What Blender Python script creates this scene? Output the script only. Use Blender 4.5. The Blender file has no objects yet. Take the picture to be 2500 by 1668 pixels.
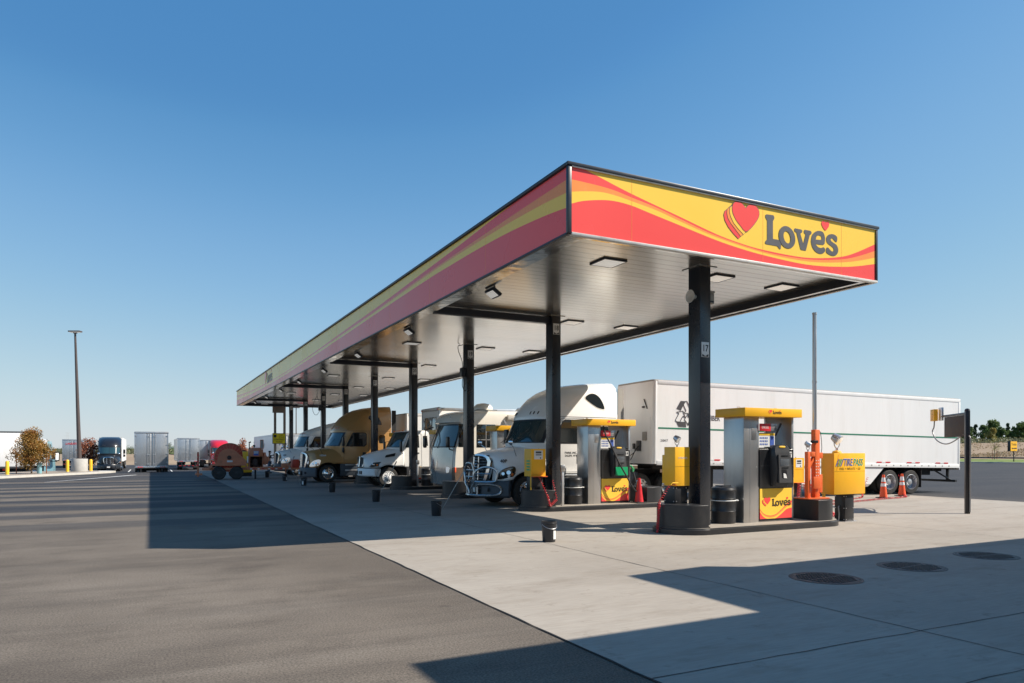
import bpy, bmesh, math, random
from mathutils import Vector, Matrix, noise
R=math.radians; PI=math.pi
# ------------------------------------------------------------------ camera, sky, sun, exposure
scn=bpy.context.scene; col=scn.collection
YAW=R(26.761)
cam_d=bpy.data.cameras.new("camera"); cam=bpy.data.objects.new("camera",cam_d); col.objects.link(cam)
cam.location=(0,0,1.85); cam.rotation_euler=(R(90),0,-YAW)
cam_d.sensor_width=36; cam_d.lens=25.2; cam_d.shift_y=0.1064; cam_d.clip_start=0.1; cam_d.clip_end=12000
scn.camera=cam
scn.render.resolution_x=1024; scn.render.resolution_y=683
scn.view_settings.view_transform='Standard'; scn.view_settings.look='None'
scn.view_settings.exposure=0.6; scn.view_settings.gamma=1
world=bpy.data.worlds.new("World"); scn.world=world; world.use_nodes=True
wn=world.node_tree; wn.nodes.clear()
sky=wn.nodes.new('ShaderNodeTexSky'); sky.sky_type='NISHITA'; sky.sun_disc=False
SUN=Vector((0.96,-0.555,1.0)).normalized()
sky.sun_elevation=math.asin(SUN.z); sky.sun_rotation=math.atan2(SUN.x,SUN.y)
sky.altitude=0; sky.air_density=1.0; sky.dust_density=0.1; sky.ozone_density=6.0
bg=wn.nodes.new('ShaderNodeBackground'); bg.inputs[1].default_value=0.066
wo=wn.nodes.new('ShaderNodeOutputWorld')
ss=wn.nodes.new('ShaderNodeSeparateColor'); sc_=wn.nodes.new('ShaderNodeCombineColor'); wn.links.new(sky.outputs[0],ss.inputs[0])
SKYC=[[(0,.066),(.083,.084),(.1,.118),(.16,.228),(.4,.47),(.77,.625),(1,.68)],[(0,.225),(.262,.262),(.29,.312),(.387,.452),(.6,.64),(.74,.71),(1,.76)],[(0,.50),(.538,.548),(.57,.60),(.655,.712),(.75,.755),(1,.80)]]
for ch,(g_,a_) in enumerate(((1.16,3.33),(0.74,1.68),(0.49,1.30))):   # colour response of the sky, channel by channel
    m1=wn.nodes.new('ShaderNodeMath'); m1.operation='MULTIPLY'; m1.inputs[1].default_value=0.05; wn.links.new(ss.outputs[ch],m1.inputs[0])
    m2=wn.nodes.new('ShaderNodeMath'); m2.operation='POWER'; m2.inputs[1].default_value=g_; wn.links.new(m1.outputs[0],m2.inputs[0])
    m3=wn.nodes.new('ShaderNodeMath'); m3.operation='MULTIPLY'; m3.inputs[1].default_value=a_*10; wn.links.new(m2.outputs[0],m3.inputs[0])
    m4=wn.nodes.new('ShaderNodeMath'); m4.operation='MULTIPLY'; m4.inputs[1].default_value=0.1; wn.links.new(m3.outputs[0],m4.inputs[0])
    fc=wn.nodes.new('ShaderNodeFloatCurve'); cv=fc.mapping.curves[0]; cps=SKYC[ch]
    cv.points[0].location=cps[0]; cv.points[1].location=cps[-1]
    for p_ in cps[1:-1]: cv.points.new(*p_)
    fc.mapping.update(); wn.links.new(m4.outputs[0],fc.inputs['Value'])
    m5=wn.nodes.new('ShaderNodeMath'); m5.operation='MULTIPLY'; m5.inputs[1].default_value=10; wn.links.new(fc.outputs[0],m5.inputs[0])
    wn.links.new(m5.outputs[0],sc_.inputs[ch])
wn.links.new(sc_.outputs[0],bg.inputs[0]); wn.links.new(bg.outputs[0],wo.inputs[0])
sl=bpy.data.lights.new("sun",'SUN'); sl.energy=5.0; sl.angle=R(0.5); sl.color=(1.0,0.915,0.80)
so=bpy.data.objects.new("sun",sl); col.objects.link(so); so.rotation_euler=SUN.to_track_quat('Z','Y').to_euler()

# ------------------------------------------------------------------ materials
def lin(c):
    return tuple(((v/255)/12.92 if v/255<=0.04045 else ((v/255+0.055)/1.055)**2.4) for v in c)
MATS={}
def mat(name,rgb,rough=0.5,metal=0.0,var=0.08,scale=3.0,bump=0.0,bscale=60.0,coat=0.0,spec=0.5,dirt=0.0,dirtcol=(0.12,0.10,0.08),stretch=None,trans=0.0,ior=1.45,alpha=1.0):
    if name in MATS: return MATS[name]
    m=bpy.data.materials.new(name); m.use_nodes=True; nt=m.node_tree; b=nt.nodes['Principled BSDF']
    L=nt.links.new
    tc=nt.nodes.new('ShaderNodeTexCoord'); mp=nt.nodes.new('ShaderNodeMapping'); L(tc.outputs['Object'],mp.inputs[0])
    if stretch: mp.inputs['Scale'].default_value=stretch
    n=nt.nodes.new('ShaderNodeTexNoise'); n.inputs['Scale'].default_value=scale; n.inputs['Detail'].default_value=5; L(mp.outputs[0],n.inputs[0])
    mx=nt.nodes.new('ShaderNodeMix'); mx.data_type='RGBA'
    mx.inputs[6].default_value=tuple(max(0,c*(1-var*1.6)) for c in rgb)+(1,); mx.inputs[7].default_value=tuple(min(1,c*(1+var*1.2)) for c in rgb)+(1,)
    L(n.outputs[0],mx.inputs[0]); out=mx.outputs[2]
    if dirt>0:
        n2=nt.nodes.new('ShaderNodeTexNoise'); n2.inputs['Scale'].default_value=scale*1.7; n2.inputs['Detail'].default_value=8; n2.inputs['Roughness'].default_value=0.7; L(mp.outputs[0],n2.inputs[0])
        r=nt.nodes.new('ShaderNodeMapRange'); r.inputs[1].default_value=0.5; r.inputs[2].default_value=0.8; r.inputs[4].default_value=dirt; L(n2.outputs[0],r.inputs[0])
        m2=nt.nodes.new('ShaderNodeMix'); m2.data_type='RGBA'; L(r.outputs[0],m2.inputs[0]); L(out,m2.inputs[6]); m2.inputs[7].default_value=dirtcol+(1,); out=m2.outputs[2]
    L(out,b.inputs['Base Color'])
    b.inputs['Metallic'].default_value=metal; b.inputs['Specular IOR Level'].default_value=spec
    b.inputs['Coat Weight'].default_value=coat; b.inputs['Coat Roughness'].default_value=0.08
    rr=nt.nodes.new('ShaderNodeMapRange'); rr.inputs[3].default_value=max(0,rough-0.08 if rough>.1 else rough); rr.inputs[4].default_value=min(1,rough+0.1 if rough>.1 else rough+.02); L(n.outputs[0],rr.inputs[0]); L(rr.outputs[0],b.inputs['Roughness'])
    if trans: b.inputs['Transmission Weight'].default_value=trans; b.inputs['IOR'].default_value=ior
    if alpha<1: b.inputs['Alpha'].default_value=alpha
    if bump>0:
        nb=nt.nodes.new('ShaderNodeTexNoise'); nb.inputs['Scale'].default_value=bscale; nb.inputs['Detail'].default_value=4; L(mp.outputs[0],nb.inputs[0])
        bp=nt.nodes.new('ShaderNodeBump'); bp.inputs['Strength'].default_value=bump; bp.inputs['Distance'].default_value=0.02; L(nb.outputs[0],bp.inputs['Height']); L(bp.outputs[0],b.inputs['Normal'])
    MATS[name]=m; return m
def seams(m,axis,period,depth=0.5,width=0.04,col_=(0.05,0.05,0.05),amt=0.6,dist=0.01):
    """thin grooves across one object axis, in colour and bump"""
    nt=m.node_tree; b=nt.nodes['Principled BSDF']; L=nt.links.new
    tc=nt.nodes.new('ShaderNodeTexCoord'); sp=nt.nodes.new('ShaderNodeSeparateXYZ'); L(tc.outputs['Object'],sp.inputs[0])
    d=nt.nodes.new('ShaderNodeMath'); d.operation='DIVIDE'; L(sp.outputs[axis],d.inputs[0]); d.inputs[1].default_value=period
    f=nt.nodes.new('ShaderNodeMath'); f.operation='FRACT'; L(d.outputs[0],f.inputs[0])
    g=nt.nodes.new('ShaderNodeMath'); g.operation='LESS_THAN'; L(f.outputs[0],g.inputs[0]); g.inputs[1].default_value=width
    src=b.inputs['Base Color'].links[0].from_socket
    mx=nt.nodes.new('ShaderNodeMix'); mx.data_type='RGBA'
    a=nt.nodes.new('ShaderNodeMath'); a.operation='MULTIPLY'; L(g.outputs[0],a.inputs[0]); a.inputs[1].default_value=amt
    L(a.outputs[0],mx.inputs[0]); L(src,mx.inputs[6]); mx.inputs[7].default_value=col_+(1,); L(mx.outputs[2],b.inputs['Base Color'])
    bp=nt.nodes.new('ShaderNodeBump'); bp.invert=True; bp.inputs['Strength'].default_value=depth; bp.inputs['Distance'].default_value=dist; L(g.outputs[0],bp.inputs['Height'])
    if b.inputs['Normal'].links: L(b.inputs['Normal'].links[0].from_socket,bp.inputs['Normal'])
    L(bp.outputs[0],b.inputs['Normal']); return m

M={}
M['sign_red']=mat('sign_red',(0.90,0.085,0.075),0.25,var=0.03,scale=0.5,spec=0.35,coat=0.0)
M['sign_orange']=mat('sign_orange',(0.95,0.30,0.07),0.25,var=0.03,spec=0.35,coat=0.0)
M['sign_yellow']=mat('sign_yellow',(0.96,0.60,0.075),0.25,var=0.03,scale=0.5,spec=0.35,coat=0.0)
M['sign_grey']=mat('sign_grey',(0.075,0.07,0.075),0.4)
M['letter_brown']=mat('letter_brown',(0.05,0.03,0.015),0.45)
M['trim_dark']=mat('trim_dark',(0.018,0.022,0.032),0.35)
M['trim_white']=mat('trim_white',(0.6,0.58,0.54),0.35,dirt=0.5,scale=2)
M['column']=mat('column',(0.016,0.019,0.026),0.28,var=0.15,spec=0.7,dirt=0.25,dirtcol=(0.06,0.055,0.05),scale=1.5)
M['soffit']=seams(mat('soffit',(0.53,0.51,0.465),0.22,metal=0.93,var=0.28,scale=0.4,dirt=0.55,dirtcol=(0.24,0.225,0.20),stretch=(0.25,1.8,1)),1,0.305,1.0,0.055,(0.02,0.02,0.02),0.9)  # grime plus dark streaks painted in to suggest smeared column reflections
M['flashing']=mat('flashing',(0.62,0.6,0.56),0.12,metal=0.9,var=0.15,scale=1.2,bump=0.5,bscale=2.5,dirt=0.4)
M['lamp_lens']=mat('lamp_lens',(0.95,0.95,0.93),0.5,var=0.02,spec=.3)
M['steel']=mat('steel',(0.52,0.52,0.52),0.3,metal=0.9,var=0.12,scale=3,dirt=0.2,dirtcol=(0.3,0.29,0.27),stretch=(1,1,0.3))
M['chrome']=mat('chrome',(0.75,0.76,0.78),0.1,metal=1.0,var=0.05)
M['alu']=mat('alu',(0.6,0.6,0.61),0.35,metal=0.85,var=0.1)
M['black_plastic']=mat('black_plastic',(0.012,0.012,0.014),0.35)
M['black_paint']=mat('black_paint',(0.02,0.021,0.024),0.38,var=0.2,scale=2,dirt=0.35,dirtcol=(0.08,0.07,0.06))
M['black_matte']=mat('black_matte',(0.018,0.018,0.02),0.75)
M['rubber']=mat('rubber',(0.022,0.022,0.023),0.75,bump=0.2)
M['tyre']=mat('tyre',(0.03,0.029,0.028),0.8,var=0.3,scale=5,dirt=0.5,dirtcol=(0.12,0.11,0.095))
M['glass_dark']=mat('glass_dark',(0.01,0.014,0.016),0.03,var=0.0,spec=0.9,coat=0.5)
M['glass']=mat('glass',(0.02,0.05,0.055),0.02,var=0.0,spec=1.0,coat=1.0)
M['white_paint']=mat('white_paint',(0.86,0.85,0.82),0.25,var=0.04,coat=0.4,dirt=0.08,scale=1.2,dirtcol=(0.5,0.46,0.4))
M['trailer_white']=mat('trailer_white',(0.87,0.86,0.84),0.35,var=0.05,scale=1.0,dirt=0.4,dirtcol=(0.66,0.62,0.56),stretch=(1.5,1,0.15))
M['gold_paint']=mat('gold_paint',(0.44,0.235,0.08),0.3,metal=0.15,var=0.02,coat=0.5)
M['navy_paint']=mat('navy_paint',(0.012,0.013,0.017),0.3,var=0.1,coat=0.4)
M['red_paint']=mat('red_paint',(0.55,0.015,0.03),0.25,coat=0.6)
M['teal_paint']=mat('teal_paint',(0.25,0.48,0.55),0.3,coat=0.5)
M['grey_bumper']=mat('grey_bumper',(0.045,0.055,0.068),0.45)
M['bumper_white']=mat('bumper_white',(0.78,0.78,0.77),0.35)
M['rv_white']=mat('rv_white',(0.82,0.77,0.68),0.2,var=0.03,coat=0.6)
M['rv_brown']=mat('rv_brown',(0.16,0.11,0.08),0.25,coat=0.6)
M['rv_silver']=mat('rv_silver',(0.42,0.42,0.41),0.1,metal=0.6,var=0.1,coat=0.7)
M['concrete_cast']=mat('concrete_cast',(0.42,0.41,0.385),0.85,var=0.12,scale=4,bump=0.3,bscale=30,dirt=0.3,dirtcol=(0.25,0.23,0.2))
M['safety_yellow']=mat('safety_yellow',(0.85,0.50,0.03),0.4,var=0.06,dirt=0.15)
M['box_yellow']=mat('box_yellow',(0.92,0.47,0.02),0.38,var=0.05,scale=2,dirt=0.12,dirtcol=(0.45,0.25,0.04))
M['orange_steel']=mat('orange_steel',(0.75,0.13,0.025),0.45,var=0.1,dirt=0.2,dirtcol=(0.3,0.1,0.04))
M['reel_orange']=mat('reel_orange',(0.58,0.20,0.10),0.55,var=0.15,dirt=0.4,dirtcol=(0.14,0.07,0.045))
M['reel_red']=mat('reel_red',(0.55,0.065,0.035),0.55,var=0.2)
M['engine']=mat('engine',(0.05,0.025,0.02),0.6,var=0.5,scale=12)
M['hose_red']=mat('hose_red',(0.62,0.03,0.04),0.35)
M['cone_orange']=mat('cone_orange',(0.88,0.11,0.03),0.45,var=0.06)
M['reflective']=mat('reflective',(0.85,0.85,0.83),0.3)
M['red_plastic']=mat('red_plastic',(0.65,0.02,0.02),0.2)
M['amber']=mat('amber',(0.8,0.18,0.02),0.2)
M['pump_black']=mat('pump_black',(0.014,0.015,0.017),0.3,var=0.2)
M['pump_grey']=mat('pump_grey',(0.06,0.06,0.062),0.4)
M['screen']=mat('screen',(0.10,0.11,0.12),0.12,spec=0.8)
M['green_panel']=mat('green_panel',(0.01,0.33,0.13),0.3)
M['label_white']=mat('label_white',(0.72,0.72,0.70),0.4)
M['label_blue']=mat('label_blue',(0.06,0.12,0.42),0.4)
M['label_red']=mat('label_red',(0.6,0.03,0.04),0.35)
M['label_green']=mat('label_green',(0.05,0.4,0.16),0.4)
M['stripe_green']=mat('stripe_green',(0.03,0.20,0.12),0.35)
M['tan_post']=mat('tan_post',(0.22,0.19,0.16),0.5)
M['pole_brown']=mat('pole_brown',(0.085,0.065,0.06),0.4)
M['bucket']=mat('bucket',(0.025,0.026,0.03),0.4,var=0.2,dirt=0.3,dirtcol=(0.08,0.075,0.07))
M['iron']=mat('iron',(0.065,0.052,0.05),0.55,metal=0.3,var=0.35,scale=10,bump=0.5,bscale=40)
M['curb']=mat('curb',(0.50,0.48,0.44),0.85,var=0.1,bump=0.2,dirt=0.3,dirtcol=(0.3,0.27,0.22))
M['bark']=mat('bark',(0.16,0.12,0.085),0.9,var=0.3,scale=8,bump=0.4)
M['stake']=mat('stake',(0.22,0.07,0.035),0.8)
M['skin']=mat('skin',(0.42,0.24,0.17),0.55)
M['shirt']=mat('shirt',(0.02,0.024,0.032),0.85)
M['jeans']=mat('jeans',(0.10,0.14,0.2),0.85)
M['wall_cream']=mat('wall_cream',(0.55,0.47,0.36),0.8)
M['wall_grey']=mat('wall_grey',(0.35,0.33,0.30),0.8)
M['diamond']=mat('diamond',(0.50,0.51,0.52),0.38,metal=0.75,var=0.12,scale=1.2,bump=0.6,bscale=18)
M['asphalt_line']=mat('asphalt_line',(0.62,0.62,0.6),0.7,dirt=0.4,scale=2)
_p=M['lamp_lens'].node_tree.nodes['Principled BSDF']; _p.inputs['Emission Color'].default_value=(1,.97,.9,1); _p.inputs['Emission Strength'].default_value=0.17
def leafmat(name,a,b,c,scale=1.1):
    m=bpy.data.materials.new(name); m.use_nodes=True; nt=m.node_tree; p=nt.nodes['Principled BSDF']; L=nt.links.new
    tc=nt.nodes.new('ShaderNodeTexCoord'); n=nt.nodes.new('ShaderNodeTexNoise'); n.inputs['Scale'].default_value=scale; n.inputs['Detail'].default_value=6; n.inputs['Roughness'].default_value=.75; L(tc.outputs['Object'],n.inputs[0])
    r=nt.nodes.new('ShaderNodeValToRGB'); e=r.color_ramp.elements; e[0].position=.35; e[0].color=a+(1,); e[1].position=.65; e[1].color=c+(1,)
    x=e.new(.5); x.color=b+(1,); L(n.outputs[0],r.inputs[0]); L(r.outputs[0],p.inputs['Base Color']); p.inputs['Roughness'].default_value=.6
    tr=nt.nodes.new('ShaderNodeBsdfTranslucent'); L(r.outputs[0],tr.inputs[0]); ms=nt.nodes.new('ShaderNodeMixShader'); ms.inputs[0].default_value=.3
    L(p.outputs[0],ms.inputs[1]); L(tr.outputs[0],ms.inputs[2]); L(ms.outputs[0],nt.nodes['Material Output'].inputs[0]); MATS[name]=m; return m
M['leaf_gold']=leafmat('leaf_gold',(0.11,0.10,0.02),(0.34,0.19,0.04),(0.42,0.16,0.04),1.6)
M['leaf_rust']=leafmat('leaf_rust',(0.20,0.06,0.03),(0.36,0.12,0.06),(0.42,0.17,0.08),1.2)
M['leaf_green']=leafmat('leaf_green',(0.06,0.11,0.03),(0.11,0.17,0.045),(0.17,0.22,0.06),0.35)
M['leaf_dark']=leafmat('leaf_dark',(0.04,0.07,0.035),(0.06,0.10,0.05),(0.09,0.13,0.06),0.4)
M['leaf_yellow']=leafmat('leaf_yellow',(0.18,0.19,0.05),(0.32,0.27,0.07),(0.36,0.26,0.08),0.6)
M['leaf_olive']=leafmat('leaf_olive',(0.10,0.12,0.06),(0.15,0.16,0.085),(0.20,0.19,0.10),0.3)
M['straw']=leafmat('straw',(0.26,0.19,0.11),(0.34,0.25,0.15),(0.20,0.19,0.10),0.3)

# ------------------------------------------------------------------ helpers
def setp(o,label=None,cat=None,group=None,kind=None):
    if label: o['label']=label
    if cat: o['category']=cat
    if group: o['group']=group
    if kind: o['kind']=kind
    return o
def thing(name,label,cat,loc=(0,0,0),rz=0.0,group=None,ry=0.0):
    o=bpy.data.objects.new(name,None); o.empty_display_size=.3; col.objects.link(o); o.location=loc; o.rotation_euler=(0,ry,rz)
    return setp(o,label,cat,group)
class MB:
    def __init__(s): s.bm=bmesh.new(); s.mi=0
    def _fin(s,fs):
        for f in fs: f.material_index=s.mi
    def box(s,c,d,bev=0.0,rot=None,seg=2,taper=None):
        r=bmesh.ops.create_cube(s.bm,size=1.0); vs=r['verts']
        for v in vs:
            v.co=Vector((v.co.x*d[0],v.co.y*d[1],v.co.z*d[2]))
            if taper and v.co.z>0: v.co.x*=taper[0]; v.co.y*=taper[1]
        fs=set(f for v in vs for f in v.link_faces)
        if bev>0:
            es=list(set(e for v in vs for e in v.link_edges))
            q=bmesh.ops.bevel(s.bm,geom=es,offset=bev,segments=seg,affect='EDGES',profile=0.5)
            vs=list(set(v for f in q['faces'] for v in f.verts)|set(v for v in vs if v.is_valid)); fs=set(f for v in vs for f in v.link_faces)
        mt=Matrix.Translation(Vector(c))
        if rot is not None:
            mt=mt@(rot if isinstance(rot,Matrix) else Matrix.Rotation(rot,4,'Z'))
        for v in vs: v.co=mt@v.co
        s._fin(fs); return s
    def bx(s,x0,x1,y0,y1,z0,z1,bev=0.0,**k): return s.box(((x0+x1)/2,(y0+y1)/2,(z0+z1)/2),(abs(x1-x0),abs(y1-y0),abs(z1-z0)),bev,**k)
    def loops(s,ls,closed=True,cap0=True,cap1=True):
        vv=[[s.bm.verts.new(p) for p in l] for l in ls]; n=len(vv[0]); fs=[]
        for a,b in zip(vv[:-1],vv[1:]):
            for i in range(n if closed else n-1):
                j=(i+1)%n
                try: fs.append(s.bm.faces.new((a[i],a[j],b[j],b[i])))
                except ValueError: pass
        if closed and cap0: fs.append(s.bm.faces.new(vv[0][::-1]))
        if closed and cap1: fs.append(s.bm.faces.new(vv[-1]))
        s._fin(fs); return s
    def prism(s,poly,axis,a,b):
        """poly 2D extruded along axis between a and b. axis 'y': poly=(x,z); 'x': (y,z); 'z': (x,y)"""
        def P(p,t):
            return {'y':(p[0],t,p[1]),'x':(t,p[0],p[1]),'z':(p[0],p[1],t)}[axis]
        return s.loops([[P(p,a) for p in poly],[P(p,b) for p in poly]])
    def cyl(s,p0,p1,r0,r1=None,n=16,cap=True):
        r1=r0 if r1 is None else r1; p0=Vector(p0);p1=Vector(p1); d=(p1-p0).normalized()
        u=d.orthogonal().normalized(); w=d.cross(u)
        L=[[p+ (u*math.cos(2*PI*i/n)+w*math.sin(2*PI*i/n))*r for i in range(n)] for p,r in ((p0,r0),(p1,r1))]
        return s.loops(L,True,cap,cap)
    def tube(s,pts,r,n=8,cap=True):
        pts=[Vector(p) for p in pts]; L=[]; u=None
        for i,p in enumerate(pts):
            d=(pts[min(i+1,len(pts)-1)]-pts[max(i-1,0)]).normalized()
            if u is None: u=d.orthogonal().normalized()
            u=(u-d*u.dot(d)).normalized(); w=d.cross(u); rr=r[i] if isinstance(r,(list,tuple)) else r
            L.append([p+(u*math.cos(2*PI*k/n)+w*math.sin(2*PI*k/n))*rr for k in range(n)])
        return s.loops(L,True,cap,cap)
    def lathe(s,prof,c=(0,0,0),axis='z',n=32,cap=True):
        L=[]
        for r,t in prof:
            l=[]
            for i in range(n):
                a=2*PI*i/n; x,y=r*math.cos(a),r*math.sin(a)
                l.append({'z':(c[0]+x,c[1]+y,c[2]+t),'y':(c[0]+x,c[1]+t,c[2]-y),'x':(c[0]+t,c[1]+x,c[2]+y)}[axis])
            L.append(l)
        return s.loops(L,True,cap,cap)
    def face(s,pts):
        f=s.bm.faces.new([s.bm.verts.new(p) for p in pts]); f.material_index=s.mi; return s
    def ball(s,c,r,n=12,sc=(1,1,1)):
        q=bmesh.ops.create_uvsphere(s.bm,u_segments=n,v_segments=max(6,n//2),radius=r)
        for v in q['verts']: v.co=Vector((c[0]+v.co.x*sc[0],c[1]+v.co.y*sc[1],c[2]+v.co.z*sc[2]))
        s._fin(set(f for v in q['verts'] for f in v.link_faces)); return s
    def build(s,name,m,parent=None,label=None,smooth=35,fix=True):
        if fix: bmesh.ops.recalc_face_normals(s.bm,faces=s.bm.faces)
        me=bpy.data.meshes.new(name); s.bm.to_mesh(me); s.bm.free()
        for k in (m if isinstance(m,(list,tuple)) else [m]): me.materials.append(M[k] if isinstance(k,str) else k)
        if smooth:
            me.shade_smooth(); me.set_sharp_from_angle(angle=R(smooth))
        o=bpy.data.objects.new(name,me); col.objects.link(o)
        if parent is not None: o.parent=parent
        if label: o['label']=label
        return o
KIDS={}
def kids(o): return [c for c in bpy.data.objects if c.parent==o]
def dup(o,loc=None,rz=None,label=None,group=None,parent=None):
    c=o.copy(); col.objects.link(c)
    if parent is not None: c.parent=parent
    if loc is not None: c.location=loc
    if rz is not None: c.rotation_euler[2]=rz
    if label: c['label']=label
    if group: c['group']=group
    for k in kids(o): dup(k,parent=c)
    return c
def catmull(pts,k=4,closed=True):
    out=[]; n=len(pts)
    for i in range(n if closed else n-1):
        if closed: p=[pts[(i+j-1)%n] for j in range(4)]
        else: p=[pts[max(0,min(n-1,i+j-1))] for j in range(4)]
        for t in range(k):
            t/=k
            out.append(tuple(0.5*((2*p[1][d])+(-p[0][d]+p[2][d])*t+(2*p[0][d]-5*p[1][d]+4*p[2][d]-p[3][d])*t*t+(-p[0][d]+3*p[1][d]-3*p[2][d]+p[3][d])*t**3) for d in range(len(pts[0]))))
    if not closed: out.append(tuple(pts[-1]))
    return out
def fill_mesh(polys,m,ext=0.001):
    """filled 2D outlines (holes allowed) as a thin mesh in the XY plane"""
    cu=bpy.data.curves.new('outline','CURVE'); cu.dimensions='2D'; cu.fill_mode='BOTH'; cu.extrude=ext
    for p in polys:
        sp=cu.splines.new('POLY'); sp.points.add(len(p)-1)
        for q,(x,y) in zip(sp.points,p): q.co=(x,y,0,1)
        sp.use_cyclic_u=True
    ob=bpy.data.objects.new('outline',cu); me=bpy.data.meshes.new_from_object(ob); bpy.data.objects.remove(ob); bpy.data.curves.remove(cu)
    me.materials.clear(); me.materials.append(M[m]); return me
def text_mesh(s,size,m,bold=0.0,ext=0.002,shear=0.0,sx=1.0,align='CENTER',space=1.0,line=1.0):
    cu=bpy.data.curves.new('txt','FONT'); cu.body=s; cu.size=size; cu.extrude=ext; cu.offset=bold; cu.shear=shear
    cu.align_x=align; cu.align_y='CENTER'; cu.space_character=space; cu.space_line=line; cu.resolution_u=3
    ob=bpy.data.objects.new('txt',cu); me=bpy.data.meshes.new_from_object(ob); bpy.data.objects.remove(ob); bpy.data.curves.remove(cu)
    if sx!=1: me.transform(Matrix.Diagonal((sx,1,1,1)))
    me.materials.clear(); me.materials.append(M[m]); return me
FACE={'-y':(PI/2,0,0),'-x':(PI/2,0,-PI/2),'+x':(PI/2,0,PI/2),'+y':(PI/2,0,PI),'+z':(0,0,0)}
def put(me,name,loc,face,parent,scale=1.0,label=None):
    o=bpy.data.objects.new(name,me); col.objects.link(o); o.location=loc; o.rotation_euler=FACE[face] if isinstance(face,str) else face
    o.scale=(scale,)*3; o.parent=parent
    if label: o['label']=label
    return o
def join_meshes(items,name):
    """items: (mesh, z offset) with one material each -> one multi-material mesh"""
    bm=bmesh.new(); mats=[]
    for me,dz in items:
        m=me.materials[0]
        if m not in mats: mats.append(m)
        idx=mats.index(m); n0=len(bm.faces); bm.verts.ensure_lookup_table(); v0=len(bm.verts)
        bm.from_mesh(me); bm.verts.ensure_lookup_table(); bm.faces.ensure_lookup_table()
        for v in bm.verts[v0:]: v.co.z+=dz
        for f in bm.faces[n0:]: f.material_index=idx
    me=bpy.data.meshes.new(name); bm.to_mesh(me); bm.free()
    for m in mats: me.materials.append(m)
    return me
LG={'L':[[1.17,0.86],[1.2,0.88],[1.4,0.89],[1.43,0.86],[1.43,0.82],[1.39,0.76],[1.39,0.38],[1.5,0.38],[1.57,0.38],[1.63,0.34],[1.63,0.27],[1.62,0.19],[1.59,0.18],[1.52,0.24],[1.19,0.24],[1.16,0.26],[1.17,0.3],[1.22,0.35],[1.22,0.75],[1.17,0.81]],
'v':[[2.03,0.67],[2.05,0.7],[2.24,0.7],[2.28,0.68],[2.27,0.64],[2.22,0.6],[2.31,0.39],[2.38,0.61],[2.33,0.64],[2.33,0.68],[2.35,0.71],[2.54,0.71],[2.57,0.68],[2.56,0.64],[2.51,0.61],[2.39,0.25],[2.36,0.25],[2.25,0.25],[2.22,0.27],[2.1,0.61],[2.04,0.63]],
'e':[[2.95,0.45],[2.99,0.52],[3.0,0.6],[2.98,0.67],[2.94,0.73],[2.86,0.75],[2.76,0.74],[2.67,0.7],[2.6,0.64],[2.57,0.58],[2.55,0.47],[2.59,0.36],[2.67,0.28],[2.78,0.24],[2.88,0.24],[2.97,0.28],[3.01,0.34],[2.99,0.38],[2.95,0.4],[2.92,0.39],[2.86,0.37],[2.78,0.38],[2.73,0.41],[2.71,0.44]],
'eh':[[2.7,0.54],[2.72,0.6],[2.76,0.64],[2.82,0.65],[2.88,0.63],[2.89,0.58],[2.86,0.55]],
's':[[3.38,0.57],[3.4,0.65],[3.38,0.7],[3.3,0.73],[3.21,0.73],[3.11,0.7],[3.05,0.64],[3.04,0.56],[3.09,0.5],[3.19,0.46],[3.27,0.42],[3.28,0.37],[3.25,0.34],[3.19,0.35],[3.12,0.4],[3.08,0.41],[3.05,0.4],[3.03,0.32],[3.06,0.28],[3.15,0.25],[3.26,0.24],[3.36,0.27],[3.42,0.34],[3.43,0.42],[3.38,0.5],[3.28,0.54],[3.2,0.57],[3.18,0.61],[3.21,0.63],[3.24,0.64],[3.28,0.61],[3.33,0.58]],
'h':[[3.01,0.78],[2.92,0.85],[2.88,0.92],[2.9,0.97],[2.94,0.99],[2.98,0.98],[3.01,0.96],[3.04,0.99],[3.1,1.0],[3.13,0.96],[3.12,0.89],[3.07,0.83]],
'H0':[[0.59,0.91],[0.56,0.94],[0.51,0.98],[0.43,1.01],[0.35,1.01],[0.27,0.98],[0.23,0.92],[0.22,0.84],[0.24,0.75],[0.33,0.62],[0.45,0.52],[0.59,0.42],[0.75,0.53],[0.88,0.67],[0.96,0.79],[0.97,0.89],[0.93,0.96],[0.85,1.01],[0.75,1.01],[0.66,0.98]],
'H1':[[0.28,0.99],[0.23,0.92],[0.16,0.86],[0.15,0.77],[0.18,0.68],[0.26,0.56],[0.38,0.46],[0.53,0.36],[0.6,0.42],[0.68,0.49],[0.68,0.78]],
'H2':[[0.22,0.92],[0.16,0.88],[0.09,0.81],[0.08,0.74],[0.11,0.64],[0.19,0.54],[0.32,0.43],[0.46,0.31],[0.53,0.36],[0.68,0.49],[0.68,0.78]],
'H3':[[0.19,0.89],[0.1,0.82],[0.03,0.77],[0.0,0.69],[0.03,0.58],[0.12,0.46],[0.25,0.35],[0.4,0.25],[0.46,0.31],[0.68,0.49],[0.68,0.78]]}
def outline(p,w=0.008):
    n=len(p); o=[]
    A=sum(p[i][0]*p[(i+1)%n][1]-p[(i+1)%n][0]*p[i][1] for i in range(n))
    sgn=1 if A>0 else -1
    for i in range(n):
        a=Vector(p[i-1]); b=Vector(p[(i+1)%n]); d=(b-a)
        if d.length<1e-6: d=Vector((1,0))
        d.normalize(); o.append((p[i][0]+sgn*d.y*w,p[i][1]-sgn*d.x*w))
    return o
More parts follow.
